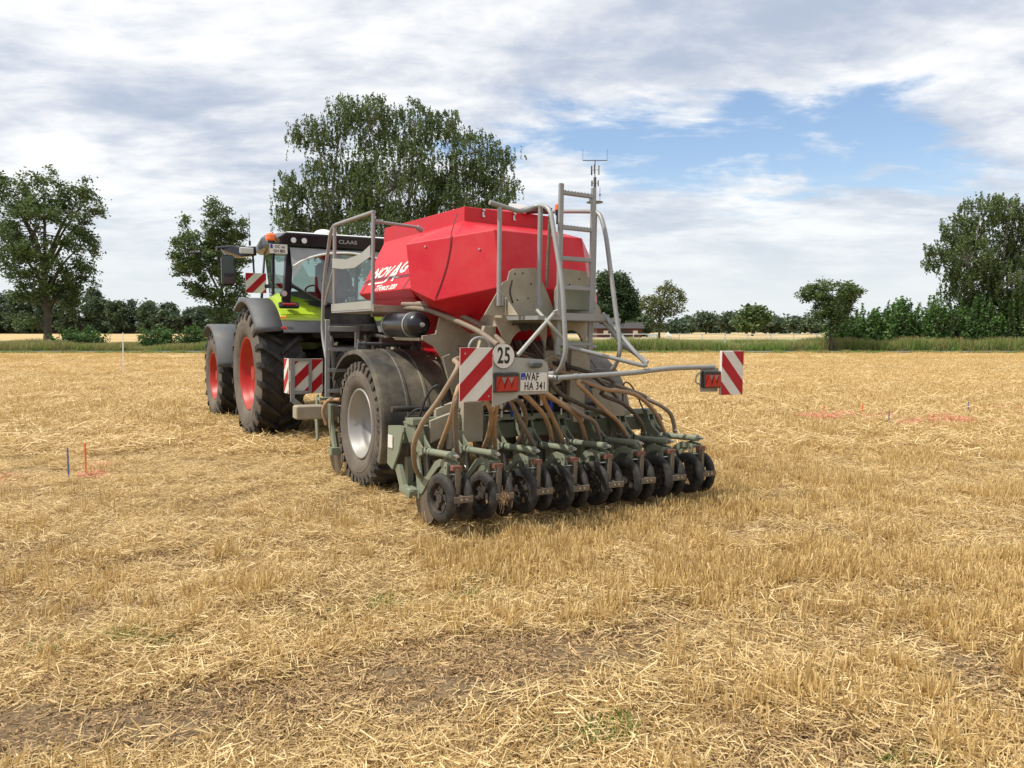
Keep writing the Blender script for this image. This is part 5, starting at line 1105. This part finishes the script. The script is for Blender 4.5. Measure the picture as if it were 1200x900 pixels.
stake(6.52, 13.3, .28, 'stake_blue', 'marker_stake', 'thin blue stake between the red stakes right of the drill')
stake(7.40, 13.5, .18, 'stake_red', 'marker_stake', 'short red stake right of the blue one in the right field')
stake(9.10, 15.35, .24, 'stake_blue', 'marker_stake', 'thin blue stake beside the pink patches near the right edge')
stake(-14.1, 28.0, 1.55, 'white', 'marker_pole', 'thin white pole standing in the field between the left trees', r=.018)

# ---------------- verge
gr = template_coll('verge_tuft', [blades_mesh('verge_tuft', 170, .75, (.35, 1.15), (.02, .05), False, M['grass'], 300 + i, lean=.35, segs=2) for i in range(3)] + [blades_mesh('verge_green', 170, .75, (.35, 1.0), (.025, .06), False, M['grass_green'], 320 + i, lean=.4, segs=2) for i in range(3)])
n = 5200; x = rng.uniform(-62, 62, n); y = rng.uniform(58.9, 63.5, n); hgt = np.clip(.25 + fbm(x * .35, y * .3, 71) * 1.75, .4, 1.7) * np.where(x < 0, .66, .80)
gi = np.where(rng.uniform(0, 1, n) < np.where(x < 0, .15, .50), 3, 0) + rng.integers(0, 3, n)
scatter('verge_grass', np.stack([x, y, np.zeros(n)], -1), rng.uniform(0, 6.28, n), np.stack([np.ones(n), np.ones(n), hgt], -1), gi, gr)
n = 500; x = rng.uniform(-62, 62, n); y = rng.uniform(54.6, 55.4, n)
scatter('verge_grass', np.stack([x, y, np.zeros(n)], -1), rng.uniform(0, 6.28, n), np.stack([np.ones(n) * .6, np.ones(n) * .5, rng.uniform(.12, .28, n)], -1), rng.integers(0, 6, n), gr)

# ---------------- trees
def leaf_cloud(name, cen, size, var, m, parent=None, droop=0.0, aspect=1.7):
    n = len(cen); a = rng.normal(0, 1, (n, 3)); a[:, 2] *= .6; a[:, 2] -= droop * 2; a /= np.linalg.norm(a, axis=1)[:, None]
    b_ = rng.normal(0, 1, (n, 3)); b_ = np.cross(a, b_); b_ /= np.linalg.norm(b_, axis=1)[:, None]
    sz = (size * rng.uniform(.65, 1.25, n))[:, None]; L_ = a * sz * aspect / 2; W_ = b_ * sz / 2
    co = np.stack([cen - L_, cen + W_ * .9 - L_ * .1, cen + L_, cen - W_ * .9 - L_ * .1], 1).reshape(-1, 3)
    me = bpy.data.meshes.new(name); me.vertices.add(4 * n); me.vertices.foreach_set('co', co.astype('f').reshape(-1)); me.loops.add(4 * n); me.loops.foreach_set('vertex_index', np.arange(4 * n)); me.polygons.add(n); me.polygons.foreach_set('loop_start', np.arange(0, 4 * n, 4)); me.update(calc_edges=True)
    at = me.attributes.new('var', 'FLOAT', 'POINT'); at.data.foreach_set('value', np.repeat(np.clip(var, 0, 1), 4).astype('f')); me.materials.append(m)
    o = bpy.data.objects.new(name, me); COL.objects.link(o); o.parent = parent; return o
def tree(name, label, group, x, y, blobs, m, bark, n_clump, leaves, size, crad, trunk_r, weep=0.0, top=None, depth=.85, extra_trunks=(), cat='tree', sd=1):
    r = random.Random(sd); root = empty(name, (x, y, 0)); tag(root, label, cat, group)
    top = top or max(b[1] for b in blobs); tr = MB(); area = sum(b[2] * b[3] for b in blobs); C_ = []; Vv = []
    zlow = min(b[1] - b[3] for b in blobs)
    stems = [((0, 0), (blobs[0][0] * .3, top * .80))] + list(extra_trunks)
    for (bx, by), (tx_, tz_) in stems:
        tr.tube([(bx, by, -.1), (bx + (tx_ - bx) * .15 + r.gauss(0, .08), by + r.gauss(0, .08), tz_ * .25), (bx + (tx_ - bx) * .5, r.gauss(0, .2), tz_ * .55), (tx_, r.gauss(0, .3), tz_)], [trunk_r * 1.15, trunk_r, trunk_r * .75, trunk_r * .5, trunk_r * .25, trunk_r * .12], 8, sub=5)
    for (cx, cz, rx_, rz_) in blobs:
        dep = max(rx_, rz_) * depth; cy = r.gauss(0, dep * .35)
        zs = max(zlow * .8, cz * .55); st = min(stems, key=lambda q: abs(q[1][0] - cx)); f = min(1, zs / st[1][1]); sx = st[0][0] + (st[1][0] - st[0][0]) * f
        c0 = Vector((sx, 0, zs)); c1 = Vector((cx, cy, cz)); mid = c0.lerp(c1, .5) + Vector((0, 0, .25 * (c1 - c0).length * .4)); tr.tube([c0, mid, c1], [trunk_r * .42, trunk_r * .28, trunk_r * .12], 5, sub=3)
        k = max(3, int(n_clump * rx_ * rz_ / area))
        for i in range(k):
            while True:
                p = Vector((r.uniform(-1, 1), r.uniform(-1, 1), r.uniform(-1, 1)))
                if .15 < p.length < 1: break
            p = p.normalized() * (p.length ** .55) * r.uniform(.8, 1.08); c = Vector((cx + p.x * rx_, cy + p.y * dep, cz + p.z * rz_))
            if r.random() < .35: tr.tube([c1, c1.lerp(c, .5) + Vector((0, 0, .1)), c], [trunk_r * .10, trunk_r * .05, trunk_r * .025], 4, sub=2)
            tone = r.random(); nl = int(leaves * r.uniform(.6, 1.4))
            if weep:
                L = r.uniform(.5, 1.0) * weep; ns = max(2, int(nl / 14))
                for s2 in range(ns):
                    ox, oy = r.gauss(0, crad), r.gauss(0, crad); LL = L * r.uniform(.4, 1.1); q = np.empty((nl // ns, 3)); u = rng.uniform(0, 1, len(q))
                    q[:, 0] = c.x + ox + rng.normal(0, .05, len(q)) + u * r.gauss(0, .1); q[:, 1] = c.y + oy + rng.normal(0, .05, len(q)); q[:, 2] = c.z + .2 - u * LL; C_.append(q); Vv.append(np.clip(tone * .6 + rng.normal(.2, .15, len(q)), 0, 1))
            else:
                q = rng.normal(0, crad, (nl, 3)) * [1, 1, .75] + [c.x, c.y, c.z]; C_.append(q); Vv.append(np.clip(tone * .6 + rng.normal(.2, .15, nl), 0, 1))
    tr.build('trunk', M[bark], root); cen = np.concatenate(C_); leaf_cloud('crown', cen, size, np.concatenate(Vv), M[m], root, droop=.6 if weep else 0)
    return root
T1 = (-38.4, 64, [(0.35, 12.56, 1.98, 2.26), (-2.26, 12.35, 1.41, 1.84), (2.68, 11.64, 1.84, 1.7), (0.21, 9.52, 3.53, 2.47), (-2.61, 8.81, 1.77, 2.12), (3.04, 8.46, 1.41, 2.12), (0.21, 6.34, 3.39, 1.98), (2.33, 5.99, 1.77, 1.41), (-2.05, 5.28, 1.98, 1.41), (0.35, 4.08, 1.98, 1.27), (-1.55, 2.39, 1.55, 0.57), (4.59, 11.43, 0.85, 0.42), (3.74, 13.05, 0.57, 0.99), (-3.46, 13.05, 0.71, 1.13)])
T2 = (-22.4, 60, [(-0.26, 10.16, 1.06, 1.46), (-1.79, 7.71, 1.59, 1.72), (0.0, 7.38, 1.72, 2.12), (-2.65, 6.18, 1.06, 1.19), (0.53, 5.06, 1.19, 1.72), (1.06, 9.49, 0.66, 1.46), (-1.32, 4.73, 1.19, 0.93), (0.0, 3.07, 0.93, 1.19), (-2.65, 9.89, 0.4, 0.53)])
T3 = (-11.0, 70, [(-4.09, 20.69, 1.39, 2.01), (-6.41, 18.99, 2.01, 1.55), (-1.39, 20.07, 2.01, 2.47), (2.47, 19.76, 2.47, 2.16), (5.41, 19.91, 0.77, 1.55), (7.88, 17.21, 2.63, 2.16), (10.2, 14.89, 1.24, 2.94), (-8.5, 14.12, 1.39, 1.85), (-8.73, 11.57, 1.24, 1.93), (-4.48, 14.51, 3.55, 3.25), (0.93, 14.51, 4.64, 4.48), (6.34, 12.96, 4.02, 3.71), (10.35, 11.26, 1.16, 2.16), (-6.8, 10.64, 2.78, 2.16), (-0.62, 9.1, 4.64, 3.09), (5.56, 8.32, 3.09, 2.32)])
T4 = (15.2, 115, [(0.25, 7.52, 2.54, 2.54), (-1.4, 8.15, 1.52, 1.78), (1.9, 5.61, 1.65, 2.54), (-0.76, 4.73, 2.79, 2.28), (2.79, 4.73, 1.02, 1.52)])
T5 = (13.7, 72, [(0.56, 5.1, 1.27, 0.87), (1.43, 4.06, 0.87, 0.95), (-0.56, 3.91, 1.03, 0.95), (0.16, 2.63, 0.95, 1.03), (-1.11, 4.38, 0.56, 0.56), (1.91, 4.94, 0.4, 0.64), (-0.08, 3.59, 1.43, 0.95)])
T7 = (24.2, 58.5, [(-0.38, 4.56, 1.66, 0.9), (-1.92, 4.3, 0.9, 0.58), (1.22, 4.43, 0.77, 0.77), (-0.64, 3.22, 1.41, 0.9), (0.0, 2.19, 0.83, 0.83), (0.45, 3.34, 1.15, 0.9)])
T8 = (36.6, 62, [(0.34, 11.12, 1.78, 1.23), (2.74, 11.33, 1.64, 1.09), (-1.85, 9.76, 1.09, 1.09), (-1.03, 7.57, 1.92, 2.05), (-2.81, 7.57, 0.96, 1.09), (1.71, 8.25, 2.4, 2.4), (3.9, 8.93, 1.23, 2.74), (0.34, 5.17, 2.4, 1.71), (2.74, 5.51, 2.05, 2.05), (4.45, 6.2, 1.71, 2.74), (1.03, 3.8, 1.71, 1.03), (5.47, 9.62, 1.37, 1.71)])
tree('broadleaf_tree', 'loose crowned roadside tree at the far left of the field', None, *T1, 'leaf_mid', 'bark', 440, 62, .155, .27, .30, depth=.8, sd=3)
tree('young_poplar', 'narrow ragged tree behind the tractor mirror', None, *T2, 'leaf_mid', 'bark', 270, 70, .14, .22, .20, depth=.8, sd=5)
tree('birch_tree', 'large drooping birch group behind the hopper and tractor', None, *T3, 'leaf_birch', 'birch_bark', 1700, 76, .135, .42, .34, weep=1.7, extra_trunks=(((-3.0, .5), (-6.0, 15.0)), ((3.5, -.5), (7.5, 14.0)), ((.8, 1), (2.2, 17.5))), sd=8)
tree('oak_tree', 'dense dark round tree behind the rear ladder handrail', None, *T4, 'leaf_dark', 'bark', 300, 62, .27, .42, .35, depth=1.0, sd=9)
tree('apple_tree', 'small sparse olive tree between ladder and striped board', None, *T5, 'leaf_olive', 'bark', 130, 42, .13, .20, .14, depth=.9, sd=10)
tree('hawthorn_tree', 'small flat topped tree on the verge left of the hedge', None, *T7, 'leaf_mid', 'bark', 190, 60, .12, .19, .16, depth=.9, sd=11)
tree('birch_tree', 'weeping birch rising over the hedge at the right edge', None, *T8, 'leaf_birch', 'birch_bark', 900, 60, .12, .22, .22, weep=1.5, extra_trunks=(((.6, .4), (3.2, 9.0)),), sd=12)
# hedge bushes at the right
def bush(x, y, w, h, label, sd, m='leaf_bush', group='bushes of the right hedge', leaves=90, size=.14, name='hedge_bush'):
    r = random.Random(sd); root = empty(name, (x, y, 0)); tag(root, label, 'bush', group); tr = MB(); C_ = []; Vv = []
    for i in range(int(56 * w * h / 9) + 8):
        a = r.uniform(-1, 1); px = a * w / 2 * r.uniform(.5, 1); hh = h * (1 - .30 * abs(a) ** 2) * (r.uniform(.80, 1.06) if r.random() < .4 else r.uniform(.35, .85)); py = r.uniform(-.5, .5) * w * .6; lean = r.gauss(0, .22)
        tr.tube([(px * .5, py * .4, -.05), (px * .8, py, hh * .5), (px + lean, py, hh * .92)], [.02, .015, .006], 4, sub=2)
        q = np.empty((leaves, 3)); u = rng.uniform(.05, 1, leaves) ** .8; sp = .42 * (1.08 - u)
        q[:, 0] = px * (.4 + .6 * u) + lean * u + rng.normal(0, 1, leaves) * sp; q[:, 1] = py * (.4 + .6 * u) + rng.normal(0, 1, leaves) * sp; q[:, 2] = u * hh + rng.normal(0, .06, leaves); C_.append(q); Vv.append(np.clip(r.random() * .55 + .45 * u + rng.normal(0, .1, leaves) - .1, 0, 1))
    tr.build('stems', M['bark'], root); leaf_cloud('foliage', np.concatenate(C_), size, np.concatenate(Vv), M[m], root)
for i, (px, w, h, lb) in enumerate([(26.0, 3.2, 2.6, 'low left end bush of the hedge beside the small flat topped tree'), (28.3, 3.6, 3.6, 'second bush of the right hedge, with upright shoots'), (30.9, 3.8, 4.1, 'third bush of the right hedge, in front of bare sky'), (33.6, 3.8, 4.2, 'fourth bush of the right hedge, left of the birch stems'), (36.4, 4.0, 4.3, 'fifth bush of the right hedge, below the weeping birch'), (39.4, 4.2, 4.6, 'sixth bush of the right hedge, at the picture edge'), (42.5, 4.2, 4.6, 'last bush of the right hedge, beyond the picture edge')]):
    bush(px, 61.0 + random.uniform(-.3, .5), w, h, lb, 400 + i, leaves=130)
for i, (px, w, h, lb) in enumerate([(-34.2, 4.4, 2.1, 'low green bush in the verge right of the left tree'), (-28.2, 3.6, 1.9, 'low bush in the verge near the white pole'), (-25.2, 3.2, 2.1, 'taller low bush in the verge left of the tractor')]):
    bush(px, 61.5, w, h, lb, 450 + i, group='low verge bushes on the left', leaves=70, size=.13, name='verge_bush')
# small far trees on the right
rf = random.Random(77)
def far_tree(x, y, w, h, label, m, sd, name='far_tree'):
    bl = [(rf.uniform(-.25, .25) * w, h * rf.uniform(.45, .8), w * rf.uniform(.25, .42), h * rf.uniform(.2, .3)) for _ in range(6)] + [(0, h * .55, w * .42, h * .38)]
    tree(name, label, 'small far trees right of the drill', x, y, bl, m, 'bark', 90, 34, .75, .9, .3, depth=1, sd=sd)
for i, (px, Y_, w, h, lb, m) in enumerate([(750, 180, 6, 3.6, 'small far tree left of the olive tree trunk', 'leaf_far'), (794, 260, 7, 4.0, 'tiny far tree just right of the olive tree', 'leaf_far'), (806, 290, 5, 5.0, 'tiny far tree, second right of the olive tree', 'leaf_far'), (827, 280, 8, 7.2, 'round dark far tree above the fence', 'leaf_far'), (838, 330, 6, 4.5, 'low far bushy tree between round ones', 'leaf_far'), (853, 270, 6, 5.6, 'small far tree left of the pale green one', 'leaf_far'), (881, 200, 7.5, 7.4, 'pale green far tree above the fence', 'leaf_mid'), (902, 260, 9, 5.6, 'wide dark far tree right of the pale green one', 'leaf_far'), (917, 300, 6, 3.4, 'low far tree in the gap before the hedge', 'leaf_far'), (937, 250, 11, 5.0, 'wide far copse left of the small flat topped tree', 'leaf_far'), (958, 300, 9, 4.2, 'far tree behind the small flat topped tree', 'leaf_far'), (1000, 260, 10, 4.4, 'far tree behind the left end of the hedge', 'leaf_far')]):
    far_tree((px - 600) / 906 * Y_, Y_, w, h * 1.0 + .6, lb, m, 500 + i)
# distant wood on the left, one mass
C_ = []; Vv = []; xx = -335.0
while xx < 45:
    hmax = 10.0 + 4.5 * float(fbm(xx * .035, .5, 88)) + (4.0 if xx < -165 else 0) - (2.5 if xx > -130 else 0); hmax *= rf.uniform(.70, 1.05); w = rf.uniform(4.0, 7.5); y = 300 + rf.uniform(-7, 7); tone = rf.uniform(0, .45)
    for k in range(46):
        a = rf.uniform(-1, 1); z = rf.random() ** .7; r_ = math.sqrt(max(0, 1 - (abs(z - .45) / .56) ** 2)); n = 42
        C_.append(rng.normal(0, 1, (n, 3)) * [.75, .8, .55] + [xx + a * w * .62 * r_, y + rf.uniform(-3, 3), z * hmax * .93 + .5]); Vv.append(np.clip(tone + rf.uniform(0, .35) + rng.normal(.08, .10, n), 0, 1))
    xx += w * .62
wd_ = leaf_cloud('far_wood', np.concatenate(C_), .75, np.concatenate(Vv), M['leaf_far']); wd_['kind'] = 'stuff'; wd_['label'] = 'dark far wood along the left horizon'
b = MB(); b.hull([(-330, 303, 0), (40, 303, 0), (-330, 306, 7.5), (40, 306, 5.0), (-330, 311, 0), (40, 311, 0)]); bk = b.build('wood_undergrowth', M['bark']); bk['kind'] = 'stuff'
C_ = []; Vv = []
for i in range(500):
    x = rf.uniform(40, 420); hmax = 1.2 + 9.0 * max(0, float(fbm(x * .05, 3.5, 98)) - .45); C_.append(rng.normal(0, 1, (24, 3)) * [2.2, 1.4, .8] + [x, 420 + rf.uniform(-8, 8), rf.random() * hmax + .8]); Vv.append(np.clip(rf.random() * .5 + rng.normal(.2, .12, 24), 0, 1))
w2 = leaf_cloud('far_hedgerow', np.concatenate(C_), 1.8, np.concatenate(Vv), M['leaf_far']); w2['kind'] = 'stuff'

# ---------------- white rail fence beyond the meadow
fn = empty('paddock_fence', (6, 88, 0)); tag(fn, 'long low white rail fence across the meadow behind the verge', 'fence')
for k in range(17):
    b = MB(); b.rbox((k * 2.6, 0, .60), (.10, .10, 1.2), .01); b.build('post', M['white'] if k % 1 == 0 else M['bark'], fn)
for z in (1.14, .72):
    b = MB(); b.rbox((20.8, -.07, z), (41.9, .04, .10), .005); b.build('rail', M['white'], fn)
# barn and sheds
bn = empty('barn', (20.4, 150, 0)); tag(bn, 'low dark roofed barn with red brick walls under the dark tree', 'barn')
b = MB(); b.box((0, 0, .95), (8.5, 6, 1.9)); b.build('wall', M['brick_far'], bn)
b = MB(); b.prism([(-3.6, 1.88), (0, 3.0), (3.6, 1.88)], (0, 0, 0), (0, 1, 0), (0, 0, 1), 9.4); b.build('roof', M['roof_dark'], bn)
b = MB(); b.box((1.0, -3.03, .8), (1.6, .06, 1.6)); b.build('door', M['roof_dark'], bn)
for x in (-2.6, 3.0): b = MB(); b.box((x, -3.03, 1.1), (.9, .06, .7)); b.build('window', M['sign_white'], bn)
gh_ = empty('greenhouse', (26.8, 148, 0)); gh_.scale = (.45, .6, .55); tag(gh_, 'pale glazed lean-to right of the barn', 'shed')
b = MB(); b.hull([(-2.4, -1.5, 0), (2.4, -1.5, 0), (-2.4, 1.5, 0), (2.4, 1.5, 0), (-2.4, -1.4, 1.0), (2.4, -1.4, 1.0), (-2.4, 1.5, 1.5), (2.4, 1.5, 1.5)]); b.build('wall', M['galv_light'], gh_)
for i in range(5): b = MB(); b.box((-1.9 + i * .95, -1.53, .55), (.75, .04, .7)); b.build('pane', M['white'], gh_)
tt = empty('marquee', (30.2, 150, 0)); tt.scale = (.36, .36, .48); tag(tt, 'tiny white pointed tent beyond the fence', 'tent')
b = MB(); b.hull([(-1.4, -1.4, 0), (1.4, -1.4, 0), (1.4, 1.4, 0), (-1.4, 1.4, 0), (-1.4, -1.4, 1.1), (1.4, -1.4, 1.1), (1.4, 1.4, 1.1), (-1.4, 1.4, 1.1)]); b.build('wall', M['white'], tt)
b = MB(); b.hull([(-1.6, -1.6, 1.1), (1.6, -1.6, 1.1), (1.6, 1.6, 1.1), (-1.6, 1.6, 1.1), (-.4, 0, 1.7), (.4, 0, 1.7), (0, 0, 2.4)]); b.build('roof', M['white'], tt)
# phone mast
mx_, my_ = (695.6 - 600) / 906 * 160, 160.0
ms2 = empty('phone_mast', (mx_, my_, 0)); tag(ms2, 'slim phone mast with antennas rising behind the ladder top', 'mast')
s_ = 160 / 906
b = MB(); b.cyl((0, 0, 0), (0, 0, 1.68 + 175 * s_), .42, 12, .30); b.build('shaft', M['steel_far'], ms2)
b = MB(); b.cyl((0, 0, 1.68 + 175 * s_), (0, 0, 1.68 + 194 * s_), .10, 8); b.cyl((-14 * s_, 0, 1.68 + 194 * s_), (14 * s_, 0, 1.68 + 194 * s_), .09, 6)
for g in (-1, 1): b.cyl((14 * g * s_, 0, 1.68 + 194 * s_), (14 * g * s_, 0, 1.68 + 207 * s_), .035, 6)
b.build('top_aerial', M['steel_far'], ms2)
for a in range(3):
    an = a * 2.09 + .3; c, sn = math.cos(an), math.sin(an)
    for dz, rr, L in ((178, .85, 1.9), (165, .75, 1.2)):
        b = MB(); b.rbox((c * rr, sn * rr, 1.68 + dz * s_ + L / 2), (.26, .26, L), .04, rot=(0, 0, math.degrees(an))); b.cyl((0, 0, 1.68 + dz * s_ + L / 2), (c * rr, sn * rr, 1.68 + dz * s_ + L / 2), .05, 6); b.build('antenna_panel', M['grey_plastic'] if a else M['galv_light'], ms2)
b = MB(); b.cyl((0, 0, 1.68 + 146 * s_), (0, 0, 1.68 + 146.9 * s_), 1.7, 16); b.build('service_ring', M['steel_far'], ms2)
b = MB(); b.cyl((1.05, 0, 1.68 + 146 * s_), (1.05, 0, 1.68 + 164 * s_), .05, 6); b.cyl((1.05, 0, 1.68 + 154 * s_), (1.05, 0, 1.68 + 156 * s_), .16, 6); b.cyl((-1.0, 0, 1.68 + 146 * s_), (-1.0, 0, 1.68 + 153 * s_), .12, 6); b.build('whip_aerial', M['steel_far'], ms2)
